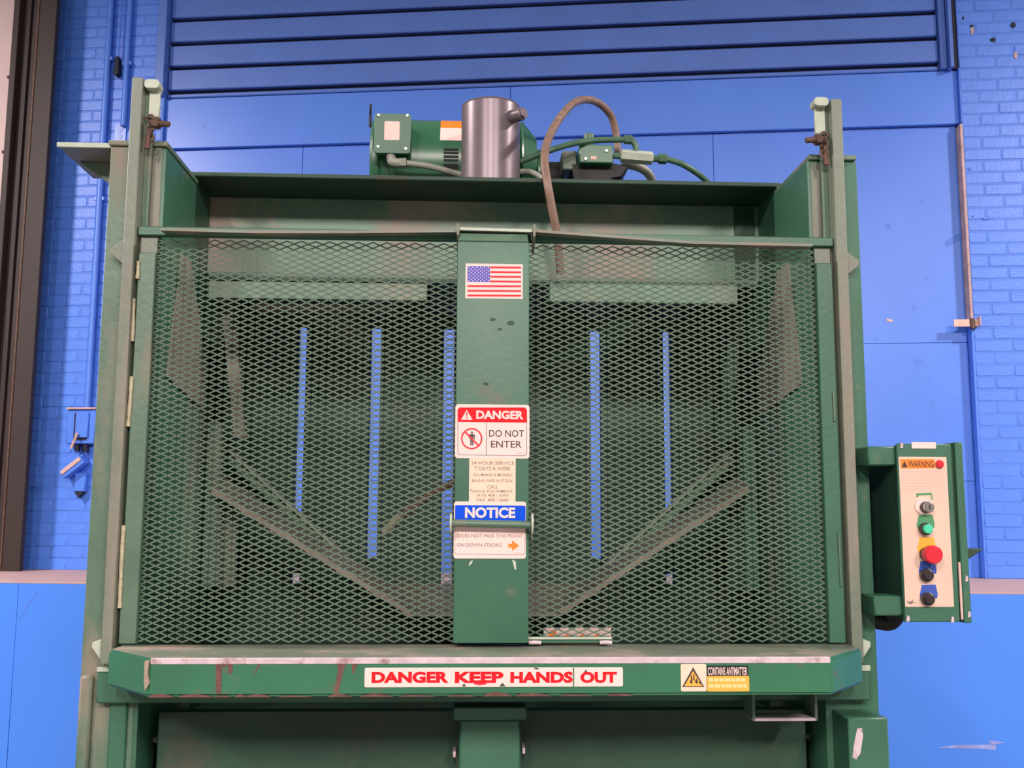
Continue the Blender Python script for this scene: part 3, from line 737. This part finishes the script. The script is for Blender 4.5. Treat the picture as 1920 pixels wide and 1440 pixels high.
# expanded metal
def expanded(x0, x1, z0, z1, lw=0.0305, sw=0.0127, wd=0.0026, th=0.0015, Y=0.004):
    bm = nb(); nz = int((z1-z0)/sw*2)+1; nx = int((x1-x0)/lw*2)+1
    V = {}
    def clampz(p): return p
    for j in range(nz):
        for i in range(nx):
            if (i+j) % 2: continue
            a = Vector((x0+i*lw/2, 0, z0+j*sw/2))
            for di in (-1, 1):
                b = Vector((x0+(i+di)*lw/2, 0, z0+(j+1)*sw/2))
                if b.x < x0-1e-6 or b.x > x1+1e-6 or b.z > z1: continue
                yield_strand(bm, a, b, wd, th, Y)
    return bm
def yield_strand(bm, a, b, wd, th, Y):
    d = (b-a); L = d.length; t = d/L
    w = Vector((0, 1, 0)).cross(t); w.normalize()
    if w.z < 0: w = -w
    # strands of expanded metal stand tilted to the sheet
    w = (w*math.cos(math.radians(30))+Vector((0, -1, 0))*math.sin(math.radians(30)))
    n = t.cross(w); n.normalize()
    e = t*0.0012
    pa = [a-e+w*wd/2+n*th/2, a-e-w*wd/2+n*th/2, a-e-w*wd/2-n*th/2, a-e+w*wd/2-n*th/2]
    pb = [b+e+w*wd/2+n*th/2, b+e-w*wd/2+n*th/2, b+e-w*wd/2-n*th/2, b+e+w*wd/2-n*th/2]
    va = [bm.verts.new(p+Vector((0, Y, 0))) for p in pa]; vb = [bm.verts.new(p+Vector((0, Y, 0))) for p in pb]
    for i in range(4):
        bm.faces.new((va[i], va[(i+1) % 4], vb[(i+1) % 4], vb[i]))
part('expanded_mesh', expanded(GL-0.004, GR+0.006, GZ0+0.002, GZ1), 'mesh', ga, 'diamond expanded metal sheet', kind='stuff')
# retaining rod in front of the notice
zr_ = at(920, 982, -0.075)[1]; xr_0, xr_1 = at(849, 985, -0.075)[0], at(996, 985, -0.075)[0]
rod = part('stop_rod', cyl(nb(), (xr_0-0.004, -0.075, zr_+0.001), (xr_1+0.004, -0.075, zr_-0.002), 0.0076, 16, 0.001), 'green_worn_glare', ga, 'round bar across the notice')
for x in (xr_0-0.004, xr_1+0.002):
    part('rod_washer', cyl(nb(), (x-0.002, -0.071, zr_), (x+0.002, -0.071, zr_), 0.021, 20, 0.0008), 'palegreen', rod)
    part('rod_bracket', box(nb(), x-0.0015, x+0.0015, -0.066, -0.03, zr_-0.03, zr_-0.005, 0.0005), 'green_grime_glare', rod)
# base bracket and the sticker strip standing behind it
bxa, bza = at(990, 1196, -0.03); bxb, bzb = at(1147, 1212, -0.03)
bk = part('base_bracket', box(nb(), c1-0.002, bxb, -0.03, 0.0, GZ0+0.003, bza, 0.001), 'green', ga)
part('bracket_flange', box(nb(), c1-0.002, bxb, -0.034, -0.03, bza-0.003, bza+0.002, 0.0005), 'palegreen', bk)
for u in (1003, 1136):
    x, z = at(u, 1213, -0.036)
    part('weld_bead', tube(nb(), [(x-0.012, -0.036, GZ0+0.005), (x, -0.038, GZ0+0.006), (x+0.012, -0.036, GZ0+0.005)], 0.004, 8), 'chip', bk)
sx0, sz1 = at(1019, 1177, 0.03); sx1, sz0 = at(1146, 1200, 0.03)
ws = part('paper_strip', box(nb(), sx0, sx1, 0.028, 0.031, GZ0+0.001, sz1, 0.0005), 'white', ga, 'white and orange sticker strip behind the mesh')
for k in range(4):
    u = 1034+k*28; h = 15 if k == 0 else 7
    part('orange_mark', prism(nb(), [at(u-8, 1197, 0.027), at(u+12, 1197, 0.027), at(u+8, 1197-h, 0.027), at(u, 1197-h-1, 0.027)], 0.0272, 0.028), 'orange', ws)

# ---- stickers on the centre post
Y0 = CY-0.0004
fg = plate('flag_sticker', 873, 494, 980, 561, Y0, 'white', ga, 0.0006, 0.0008, 'flag sticker with red stripes and starred blue canton', 1)
ux, uy = 876.5, 499.0; uw, uh = 100.5, 57.0
for k in range(7):
    v0 = uy+k*2*uh/13+0.6
    u0 = 919 if k < 4 else ux
    poly('stripe', ((u0, v0), (ux+uw, v0+(0.5)), (ux+uw, v0+uh/13-0.4), (u0, v0+uh/13-0.9)), Y0-0.0006, 'redfade', fg, 0.0003)
poly('canton', ((ux, 499), (918.5, 499.5), (918.5, 529), (ux, 528.5)), Y0-0.0006, 'navy', fg, 0.0003)
star_me = None
for r_ in range(9):
    for c_ in range(11):
        if (r_+c_) % 2: continue
        u = ux+3.2+c_*3.6; v = 501.8+r_*3.1
        pts = []
        for q in range(10):
            rr = 1.75 if q % 2 == 0 else 0.75
            pts.append((u+rr*math.sin(q*PI/5), v-rr*math.cos(q*PI/5)))
        poly('star', pts, Y0-0.0009, 'white', fg, 0.0002)
dg_ = plate('danger_sign', 854, 758, 992.5, 860, Y0, 'white', ga, 0.0008, 0.006, 'white danger sign with red header band')
poly('border_line', [(858, 768), (862, 764), (984, 764), (988, 768), (988, 850), (984, 855), (862, 853), (858, 849)], Y0-0.0008, 'print', dg_, 0.0002)
poly('sign_field', [(858.8, 768.5), (862.5, 764.8), (983.5, 764.8), (987.2, 768.5), (987.2, 849.6), (983.5, 854.2), (862.5, 852.2), (858.8, 848.6)], Y0-0.0010, 'white', dg_, 0.0002)
poly('header', [(858, 768.5), (862, 764), (984, 764.5), (988, 769), (988, 792.5), (858, 791)], Y0-0.0012, 'red', dg_, 0.0002)
ptext('DANGER', 893, 769.5, 981.5, 786.5, Y0-0.0014, 'white', dg_, 0.04)
poly('alert_triangle', ((875, 768.5), (886, 787), (864.5, 787)), Y0-0.0014, 'white', dg_, 0.0002)
poly('alert_mark', ((874, 773), (876.6, 773), (876, 781), (874.6, 781)), Y0-0.0016, 'red', dg_, 0.0002)
poly('alert_mark', ((874.2, 782.5), (876.4, 782.5), (876.4, 785), (874.2, 785)), Y0-0.0016, 'red', dg_, 0.0002)
poly('divider', ((911.7, 792), (912.7, 792), (912.2, 853.5), (911.2, 853.5)), Y0-0.0012, 'print', dg_, 0.0002)
ptext('DO NOT', 917, 806, 982.5, 819.5, Y0-0.0012, 'print', dg_, 0.006)
ptext('ENTER', 920.5, 826.5, 978, 839.5, Y0-0.0012, 'print', dg_, 0.006)
# pictogram: walking figure behind a red ring with bar
px_, py_ = 884.5, 822.5
def circ(u, v, r, n=28, a0=0): return [(u+r*math.cos(2*PI*i/n+a0), v+r*math.sin(2*PI*i/n+a0)) for i in range(n)]
poly('figure_head', circ(885, 811, 2.0, 12), Y0-0.0012, 'print', dg_, 0.0002)
poly('figure_body', ((880.5, 814), (889, 814), (890.5, 817), (890.5, 824), (889, 824), (889, 818.5), (887.8, 818.5), (887.8, 835), (885.4, 835), (885.2, 826), (884.6, 826), (884.4, 835), (881.8, 835), (881.8, 822), (878.8, 822), (879, 819)), Y0-0.0012, 'print', dg_, 0.0002)
def ring(name, u, v, ro, ri, Y, m, parent):
    bm = nb(); n = 36; k = []
    for i in range(n):
        a = 2*PI*i/n
        o = at(u+ro*math.cos(a), v+ro*math.sin(a), Y); q = at(u+ri*math.cos(a), v+ri*math.sin(a), Y)
        k.append((bm.verts.new((o[0], Y-0.0002, o[1])), bm.verts.new((q[0], Y-0.0002, q[1])), bm.verts.new((q[0], Y, q[1])), bm.verts.new((o[0], Y, o[1]))))
    for i in range(n):
        a, b = k[i], k[(i+1) % n]
        for j in range(4): bm.faces.new((a[j], a[(j+1) % 4], b[(j+1) % 4], b[j]))
    return part(name, bm, m, parent)
ring('prohibition_ring', px_, py_, 20.0, 17.2, Y0-0.0014, 'redfade', dg_)
poly('prohibition_bar', ((px_-13.8, py_-11.6), (px_-11.6, py_-13.8), (px_+13.8, py_+11.6), (px_+11.6, py_+13.8)), Y0-0.0014, 'redfade', dg_, 0.0002)
poly('code_print', ((967, 848.8), (981, 849), (981, 850.8), (967, 850.6)), Y0-0.0012, 'printpale', dg_, 0.0002)
# service sticker
sv = plate('service_sticker', 880, 857, 966.5, 945, Y0, 'cream', ga, 0.0005, 0.003, 'cream service sticker with small brown print')
for body, u0, u1, v0, v1, mm in (('24 HOUR SERVICE', 884, 964, 864.5, 871.5, 'printgrey'), ('7 DAYS A WEEK', 890, 958, 874.5, 882, 'printgrey'), ('ALL MAKES & MODELS', 887, 961, 887.5, 893, 'printgrey'),
        ('BALING WIRE IN STOCK', 885, 962, 898.5, 904, 'printgrey'), ('CALL', 914, 934, 909, 916, 'printgrey'), ('EAGLE EQUIPMENT', 884, 962, 918.5, 924, 'printgrey'), ('(610) 458 - 5393', 894, 953, 926, 932.5, 'printgrey'), ('FAX  458 - 0600', 894, 953, 934.5, 940.5, 'printgrey')):
    ptext(body, u0, v0, u1, v1, Y0-0.0005, mm, sv, 0.002)
poly('sticker_mark', circ(882.5, 918, 1.2, 8), Y0-0.0005, 'printgrey', sv, 0.0002)
# notice sign
ns = plate('notice_sign', 851.5, 940, 986, 1047.5, Y0-0.0002, 'white', ga, 0.0006, 0.005, 'white notice sign with blue header')
poly('border_line', [(853, 947), (983.5, 948), (985.5, 951), (984.5, 1037), (981, 1040.5), (855, 1039), (852.5, 1036)], Y0-0.0008, 'printgrey', ns, 0.0002)
poly('sign_field', [(853.8, 947.6), (983, 948.6), (984.6, 951.5), (983.6, 1036.5), (980.5, 1039.5), (855.5, 1038.2), (853.3, 1035.5)], Y0-0.0010, 'white', ns, 0.0002)
poly('header', [(853.5, 949), (855, 947), (983, 948.5), (985.5, 951), (985.3, 978), (853.5, 976)], Y0-0.0012, 'blue', ns, 0.0002)
ptext('NOTICE', 872, 951, 966, 971.5, Y0-0.0014, 'white', ns, 0.04)
ptext('DOES NOT PASS THIS POINT', 857, 1001, 980, 1008, Y0-0.0012, 'printgrey', ns, 0.002)
ptext('ON DOWN STROKE.', 857, 1018.5, 942, 1025, Y0-0.0012, 'printgrey', ns, 0.002)
poly('arrow', ((953, 1019.5), (960, 1019.5), (960, 1013), (973.5, 1023), (960, 1033), (960, 1027), (953, 1027)), Y0-0.0012, 'orange', ns, 0.0002)
poly('code_print', ((964, 1035.6), (979, 1035.8), (979, 1037.4), (964, 1037.2)), Y0-0.0012, 'printpale', ns, 0.0002)
for pts in (((880, 1054), (887, 1049), (885, 1056), (879, 1062)), ((960, 1049), (967, 1052), (968, 1068), (965, 1068))):
    poly('glue_scuff', pts, Y0, 'palegreen', ga, 0.0003)
for u, v, r in ((924, 599, 5), (958, 606, 7), (937, 617, 4), (911, 720, 5)):
    poly('grease_spot', [(u+r*1.2*math.cos(i*PI/5)*random.uniform(.8, 1), v+r*.7*math.sin(i*PI/5)*random.uniform(.8, 1)) for i in range(10)], Y0+0.0002, 'green_dark', ga, 0.0003)

# ================================================================== POWER UNIT ON TOP
ZD = ZB+0.006
# hydraulic cylinder
hc = root('hydraulic_cylinder', 'grey steel hydraulic cylinder standing upright on the baler', 'cylinder', B, (CX, 0.46, ZD))
k0 = at(866, 270, 0.45)[0]; k1 = at(974, 270, 0.45)[0]; kx = (k0+k1)/2; kr = (k1-k0)/2
kt = at(920, 192, 0.42)[1]
part('barrel', cyl(nb(), (kx, 0.46, ZD+0.001), (kx, 0.46, kt), kr*1.02, 48, 0.004), 'cyl', hc)
part('top_rim', torus(nb(), (kx, 0.46, kt-0.002), (0, 0, 1), kr*0.98, 0.004, 40, 8), 'cyl', hc)
q = P3(968, 213, 0.39)
part('port_boss', cyl(nb(), (q.x-0.045, 0.43, q.z-0.004), (q.x+0.016, 0.38, q.z-0.004), 0.017, 20, 0.002), 'cyl', hc)
part('port_plug', cyl(nb(), (q.x+0.010, 0.385, q.z-0.004), (q.x+0.022, 0.375, q.z-0.004), 0.014, 6, 0.001), 'cyl', hc)
# motor
YM = 0.725
mo = root('electric_motor', 'green electric motor lying on the baler behind the grey cylinder', 'motor', B, (at(790, 330, YM)[0], YM, ZD))
mx0, mx1 = at(700, 270, 0.60)[0], at(1008, 270, 0.60)[0]
mz0 = ZD+0.012; mr = (at(800, 225, YM-0.05)[1]-mz0)/1.95; mz = mz0+mr; mz1 = mz+mr
part('housing', cyl(nb(), (mx0+0.02, YM, mz), (mx1-0.05, YM, mz), mr, 56, 0.004), 'motor', mo)
part('end_bell', cyl(nb(), (mx0-0.008, YM, mz), (mx0+0.022, YM, mz), mr*1.03, 56, 0.008), 'motor', mo)
part('end_bell', cyl(nb(), (mx1-0.052, YM, mz), (mx1, YM, mz), mr*1.02, 56, 0.012, mr*0.8), 'motor', mo)
part('foot', box(nb(), mx0+0.05, mx1-0.08, YM-0.08, YM+0.08, ZD+0.001, ZD+0.03, 0.003), 'black', mo)
for sx in (mx0+0.0, mx0+0.004):
    pass
x, z = at(694, 235, YM-0.02)
part('lifting_eye', torus(nb(), (x, YM-0.02, at(694, 206, YM-0.02)[1]), (1, 0.15, 0), 0.015, 0.0028, 20, 8), 'black', mo)
part('eye_shank', cyl(nb(), (x, YM-0.02, mz1-0.02), (x, YM-0.02, at(694, 216, YM-0.02)[1]), 0.004, 10), 'black', mo)
yj = YM-mr-0.055
jx0, jz1 = at(704, 212, yj); jx1, jz0 = at(768, 288, yj)
jb = part('junction_box', box(nb(), jx0, jx1, yj+0.008, YM-mr*0.5, jz0+0.004, jz1-0.002, 0.006), 'motor', mo)
part('cover', prism(nb(), rrect(jx0-0.002, jx1+0.002, jz0, jz1, 0.008), yj, yj+0.010, 0.001), 'green', jb)
lx0_, lz1_ = at(721, 227, yj-0.0006); lx1_, lz0_ = at(749, 263, yj-0.0006)
part('data_plate', prism(nb(), rrect(lx0_, lx1_, lz0_, lz1_, 0.004), yj-0.0008, yj), 'white', jb, 'pinkish white data label')
for u, v in ((710, 216), (764, 217), (709, 275), (761, 279)):
    x, z = at(u, v, yj); part('cover_screw', cyl(nb(), (x, yj-0.003, z), (x, yj, z), 0.0035, 10), 'chrome', jb)
# nameplate and orange label wrapped on the housing
def wrap(name, u0, u1, a0, a1, m, parent, dr=0.0008):
    bm = nb(); n = 10
    xa, xb = at(u0, 260, YM-mr)[0], at(u1, 260, YM-mr)[0]
    ra, rb = mr+0.0002, mr+dr
    prev = None
    for i in range(n+1):
        a = math.radians(a0+(a1-a0)*i/n)
        c_, s_ = math.cos(a), math.sin(a)
        cur = [bm.verts.new((X, YM-R*c_, mz+R*s_)) for X, R in ((xa, ra), (xb, ra), (xb, rb), (xa, rb))]
        if prev:
            for j in range(4): bm.faces.new((prev[j], prev[(j+1) % 4], cur[(j+1) % 4], cur[j]))
        else: bm.faces.new(cur[::-1])
        prev = cur
    bm.faces.new(prev)
    return part(name, bm, m, parent)
def ang(v):
    best = None
    for k in range(-70, 90):
        a = math.radians(k); q = pix((mx0+0.2, YM-mr*math.cos(a), mz+mr*math.sin(a)))
        # only the camera side of the housing
        if best is None or abs(q[1]-v) < best[0]:
            n = Vector((0, -math.cos(a), math.sin(a))); view = Vector((0, -(YM+2.13), 1.5-mz))
            if n.dot(view) > 0: best = (abs(q[1]-v), k)
    return best[1]
wrap('warning_label', 825, 868, ang(264), ang(240), 'white', mo)
wrap('label_header', 825, 868, ang(240), ang(227), 'orange', mo, 0.0010)
for k in range(7):
    v = 278+k*7
    a0 = ang(v)
    wrap('louver', 832, 860, a0-2.6, a0, 'slot', mo, 0.0012)
# conduit fitting and grey flexible conduit
part('conduit_elbow', tube(nb(), smooth([P3(732, 287, yj+0.02), P3(736, 303, yj+0.01), P3(752, 306, yj+0.01)], 6), 0.013, 12), 'hosegrey', mo)
part('conduit_nut', cyl(nb(), P3(750, 306, yj+0.01), P3(762, 306, yj+0.01), 0.014, 6), 'hosegrey', mo)
part('flexible_conduit', tube(nb(), smooth([P3(762, 306, yj+0.01), P3(800, 311, yj+0.02), P3(840, 321, yj+0.04), P3(880, 333, yj+0.06)]), 0.0085, 12), 'hosegrey', mo)
# adapter and pump
pu = root('hydraulic_pump', 'green hydraulic pump with valve block beside the motor', 'pump', B, (at(1090, 330, YM)[0], YM, ZD))
part('adapter', cyl(nb(), (mx1+0.001, YM, mz-0.01), (mx1+0.035, YM, mz-0.01), mr*0.55, 32, 0.004), 'motor', pu)
xa = at(1028, 300, YM)[0]
part('coupling', cyl(nb(), (mx1+0.035, YM, mz-0.015), (xa+0.04, YM, mz-0.015), mr*0.36, 20, 0.003), 'black', pu)
a0, az1 = at(1054, 282, 0.60); a1, az0 = at(1082, 318, 0.60)
part('end_plate', box(nb(), a0, a1, 0.60, 0.74, az0, az1, 0.003), 'green_worn_glare', pu)
v0, vz1 = at(1086, 270, 0.57); v1, vz0 = at(1150, 306, 0.57)
vb_ = part('valve_block', box(nb(), v0, v1, 0.57, 0.74, vz0, vz1, 0.003), 'motor', pu)
for u, v in ((1137, 283), (1098, 298)):
    x, z = at(u, v, 0.57); part('plug', cyl(nb(), (x, 0.566, z), (x, 0.57, z), 0.004, 10), 'chrome', vb_)
x, z = at(1113, 296, 0.57); part('tag', box(nb(), x-0.008, x+0.008, 0.5692, 0.57, z-0.005, z+0.005), 'printpale', vb_)
x, z = at(1104, 253, 0.64); part('filler_cap', cyl(nb(), (x, 0.64, vz1), (x, 0.64, z+0.002), 0.015, 20, 0.003), 'green_worn_glare', vb_)
part('pump_body', prism(nb(), [at(u, v, 0.60) for u, v in ((1070, 306), (1152, 306), (1180, 312), (1165, 332), (1148, 334), (1148, 340), (1075, 340))], 0.60, 0.76, 0.003), 'black', pu)
part('pump_foot', box(nb(), at(1075, 330, .6)[0], at(1148, 330, .6)[0], 0.59, 0.77, ZD+0.001, ZD+0.03, 0.003), 'black', pu)
# check valve
ck = root('check_valve', 'pale green hexagonal check valve between the pump and a hose', 'valve', B, (at(1190, 300, .6)[0], 0.6, at(1190, 310, .6)[1]))
c_a, c_b = P3(1163, 292, 0.6), P3(1224, 297, 0.6)
part('body', cyl(nb(), c_a, c_b, 0.0185, 6, 0.004), 'palegreen', ck)
part('inlet_fitting', cyl(nb(), P3(1148, 292, 0.6), P3(1165, 292, 0.6), 0.009, 8), 'green_worn_glare', ck)
part('outlet_fitting', cyl(nb(), P3(1222, 297, 0.6), P3(1238, 298, 0.6), 0.010, 8), 'hosegreen', ck)
part('swivel_nut', cyl(nb(), P3(1234, 297.5, 0.6), P3(1250, 298.5, 0.6), 0.0145, 6, 0.002), 'hosegreen', ck)
part('elbow', tube(nb(), smooth([P3(1192, 284, 0.6), P3(1192, 274, 0.6), P3(1184, 263, 0.6), P3(1172, 262, 0.6)], 5), 0.009, 10), 'hosegreen', ck)
part('elbow_nut', cyl(nb(), P3(1186, 262, 0.6), P3(1170, 262, 0.6), 0.0125, 6, 0.002), 'hosegreen', ck)
# hoses
def hose(pts, r, m, label, n=10):
    return solo('hydraulic_hose', tube(nb(), smooth(pts, n), r, 16), m, B, label, 'hose')
hose([P3(1158, 296, 0.66), P3(1158, 278, 0.66), P3(1155, 250, 0.66), P3(1146, 218, 0.64), P3(1126, 196, 0.60), P3(1102, 187, 0.55), P3(1075, 194, 0.48), P3(1048, 224, 0.40), P3(1027, 264, 0.32), P3(1021, 300, 0.27), P3(1026, 340, 0.25), P3(1034, 385, 0.255), P3(1044, 440, 0.27), P3(1051, 515, 0.30)], 0.0105, 'hose', 'brown hydraulic hose arching high over the pump and down in front of the beam')
hose([P3(1172, 262, 0.6), P3(1120, 263, 0.58), P3(1080, 268, 0.55), P3(1040, 279, 0.53), P3(1005, 292, 0.53), P3(976, 303, 0.535)], 0.0085, 'hosegreen', 'green hydraulic hose sweeping from the check valve behind the grey cylinder')
hose([P3(1250, 298.5, 0.6), P3(1275, 306, 0.6), P3(1300, 320, 0.62), P3(1322, 337, 0.66), P3(1345, 362, 0.72)], 0.0085, 'hosegreen', 'green hydraulic hose drooping from the check valve over the deck edge')
hose([P3(1165, 307, 0.66), P3(1190, 311, 0.66), P3(1211, 321, 0.68), P3(1222, 338, 0.70), P3(1226, 355, 0.74)], 0.013, 'hosegrey', 'thick grey hose curving down under the check valve')
hose([P3(976, 322, 0.535), P3(995, 323, 0.53), P3(1012, 332, 0.525), P3(1018, 344, 0.525)], 0.008, 'hosegrey', 'short grey hose low between the cylinder and the pump')

# ================================================================== CONTROL BOX
YC = -0.06
cb = root('control_box', 'green control box with push button panel on the baler side', 'control box', B, (0.87, 0.02, 1.28))
q0, qz1 = at(1684, 832, YC); q1, qz0 = at(1795, 1166, YC)
q0 = at(1690, 1000, YC)[0]; q1 = at(1792, 1000, YC)[0]; q2 = at(1812, 1000, YC)[0]
body = part('enclosure', box(nb(), q0, q2-0.004, YC+0.006, 0.16, qz0+0.004, qz1-0.003, 0.003), 'green_dark', cb)
part('cover', box(nb(), q0-0.002, q1, YC-0.001, YC+0.008, qz0, qz1, 0.002), 'green', cb)
part('side_flange', box(nb(), q1+0.006, q2, YC-0.004, 0.05, qz0-0.002, qz1+0.004, 0.002), 'green', cb)
part('hinge_rod', cyl(nb(), (q1+0.003, YC-0.002, qz0+0.005), (q1+0.003, YC-0.002, qz0+0.12), 0.0025, 8), 'tab', cb)
for u, v in ((1685, 1160), (1786, 1165), (1817, 1152), (1812, 1085), (1690, 830)):
    x, z = at(u, v, YC-0.004); x = min(max(x, q0+0.004), q2-0.004); z = min(max(z, qz0+0.005), qz1-0.004)
    part('paint_scuff', prism(nb(), [(x-0.003, z-0.006), (x+0.003, z-0.005), (x+0.0035, z+0.004), (x-0.001, z+0.007)], YC-0.0046, YC+0.004), 'chip', cb)
aL = PRo-0.02
ar = part('mount_arm', box(nb(), 0.742, q0+0.002, YC+0.012, 0.0265, at(1650, 872, YC)[1], at(1650, 836, YC)[1], 0.003), 'green', cb)
part('mount_arm', box(nb(), 0.742, q0+0.002, YC+0.012, 0.0265, at(1650, 1156, YC)[1], at(1650, 1118, YC)[1], 0.003), 'green', cb)
part('cable', tube(nb(), smooth([(q0-0.09, 0.05, qz0+0.012), (q0-0.05, 0.05, qz0+0.002), (q0+0.01, 0.05, qz0-0.012), (q0+0.04, 0.06, qz0+0.01)]), 0.018, 12), 'black', cb)
part('cable_gland', cyl(nb(), (q0+0.012, 0.05, qz0-0.022), (q0+0.012, 0.05, qz0+0.006), 0.02, 14, 0.003), 'black', cb)
x, z = at(1846, 1032, 0.14)
part('rear_wedge', prism(nb(), [(q2-0.03, z), (x, z+0.004), (q2+0.0, z-0.085), (q2-0.03, z-0.085)], 0.14, 0.20, 0.002), 'green_dark', cb, 'dark wedge bracket behind the box')
tgx0, tgz1 = at(1709, 829, YC-0.0012); tgx1, tgz0 = at(1755, 841, YC-0.0012)
part('name_tag', prism(nb(), rrect(tgx0, tgx1, tgz0, tgz1, 0.001), YC-0.0018, YC-0.001), 'white', cb)
# face plate
YPn = YC-0.0012
pnl = [(1684.5, 856), (1775.5, 857.5), (1787, 1137), (1697, 1138.5)]
pp = [at(u, v, YPn) for u, v in pnl]
xa_, xb_ = (pp[0][0]+pp[3][0])/2, (pp[1][0]+pp[2][0])/2; za_, zb_ = (pp[2][1]+pp[3][1])/2, (pp[0][1]+pp[1][1])/2
fp = part('face_plate', prism(nb(), rrect(xa_, xb_, za_, zb_, 0.001, 1), YPn-0.001, YPn), 'panel', cb, 'cream button panel plate')
Yq = YPn-0.001
poly('warning_band', ((1687.5, 861), (1752, 861), (1753.5, 878), (1689, 878.5)), Yq, 'orange', fp, 0.0003)
ptext('WARNING', 1703, 864, 1751, 876, Yq-0.0003, 'print', fp, 0.004)
poly('alert_triangle', ((1696, 864), (1701.5, 876), (1690.5, 876)), Yq-0.0003, 'print', fp, 0.0002)
for k in range(7):
    v = 883.5+k*5.6; u = 1690+k*0.25
    end = 1770 if k < 6 else 1743
    while u < end:
        w = random.uniform(3, 9)
        poly('fine_print', ((u, v-1.3), (min(u+w, end+2), v-1.3), (min(u+w, end+2), v+1.3), (u, v+1.3)), Yq, 'printpale', fp, 0.0002)
        u += w+2
for pts in (((1718, 925), (1747, 924), (1749, 938), (1747, 938), (1745.5, 928), (1722, 929), (1722, 932), (1718, 932)), ((1716, 944), (1724, 944), (1724, 949), (1719, 948))):
    poly('green_outline', pts, Yq, 'pgreen', fp, 0.0003)
def block(v0, v1, m):
    s = (v0-960)*0.045
    poly('legend_block', ((1722+s, v0), (1748+s, v0-1), (1752+s, v0+16), (1751+s, v1), (1720+s, v1), (1718+s, v0+20)), Yq, m, fp, 0.0003)
block(966, 990, 'pgreen'); block(1008, 1036, 'pyellow'); block(1052, 1076, 'pblue'); block(1097, 1122, 'pblue')
poly('maker_mark', [(1699, 1125), (1703, 1128), (1708, 1127), (1713, 1124), (1711, 1129), (1719, 1130), (1711, 1131), (1707, 1134), (1704, 1131), (1699, 1131), (1702, 1129)], Yq, 'printgrey', fp, 0.0002)
def button(name, u, v, r, m, h=0.022, bez='btn_black', br=1.25, label=None):
    x, z = at(u, v, Yq-h)
    z0_ = z
    b_ = part(name, cyl(nb(), (x, Yq-h, z), (x, Yq-h*0.45, z), r, 28, 0.0015), m, cb, label)
    part('bezel', cyl(nb(), (x, Yq-h*0.62, z), (x, Yq-0.0002, z), r*br, 28, 0.0012), bez, b_)
    return b_, x, z
k_, kx_, kz_ = button('key_switch', 1743, 951, 0.0105, 'chrome', 0.024, 'btn_black', 1.1, 'chrome key switch')
part('key_slot', box(nb(), kx_-0.0012, kx_+0.0012, Yq-0.0246, Yq-0.0235, kz_-0.005, kz_+0.005), 'black', k_)
part('legend_ring', cyl(nb(), (kx_-0.004, Yq-0.004, kz_+0.002), (kx_-0.004, Yq-0.0002, kz_+0.002), 0.0165, 28), 'white', k_)
button('start_button', 1741.5, 992, 0.0095, 'btn_green', 0.022, 'btn_black', 1.3, 'bright green push button')
e_, ex_, ez_ = button('stop_button', 1752, 1040, 0.0182, 'btn_red', 0.034, 'btn_red', 0.6, 'red mushroom stop button')
part('stem', cyl(nb(), (ex_-0.002, Yq-0.018, ez_), (ex_-0.002, Yq-0.0003, ez_), 0.014, 24), 'btn_black', e_)
for v in (1079, 1124):
    b_, x, z = button('push_button', 1743 if v < 1100 else 1745, v, 0.010, 'btn_black', 0.020, 'btn_black', 1.3, 'black push button')
x, z = at(1763, 870, Yq-0.006)
part('pilot_cap', cyl(nb(), (x, Yq-0.007, z), (x, Yq-0.0003, z), 0.0085, 20, 0.002), 'btn_red', cb, 'small red cap')
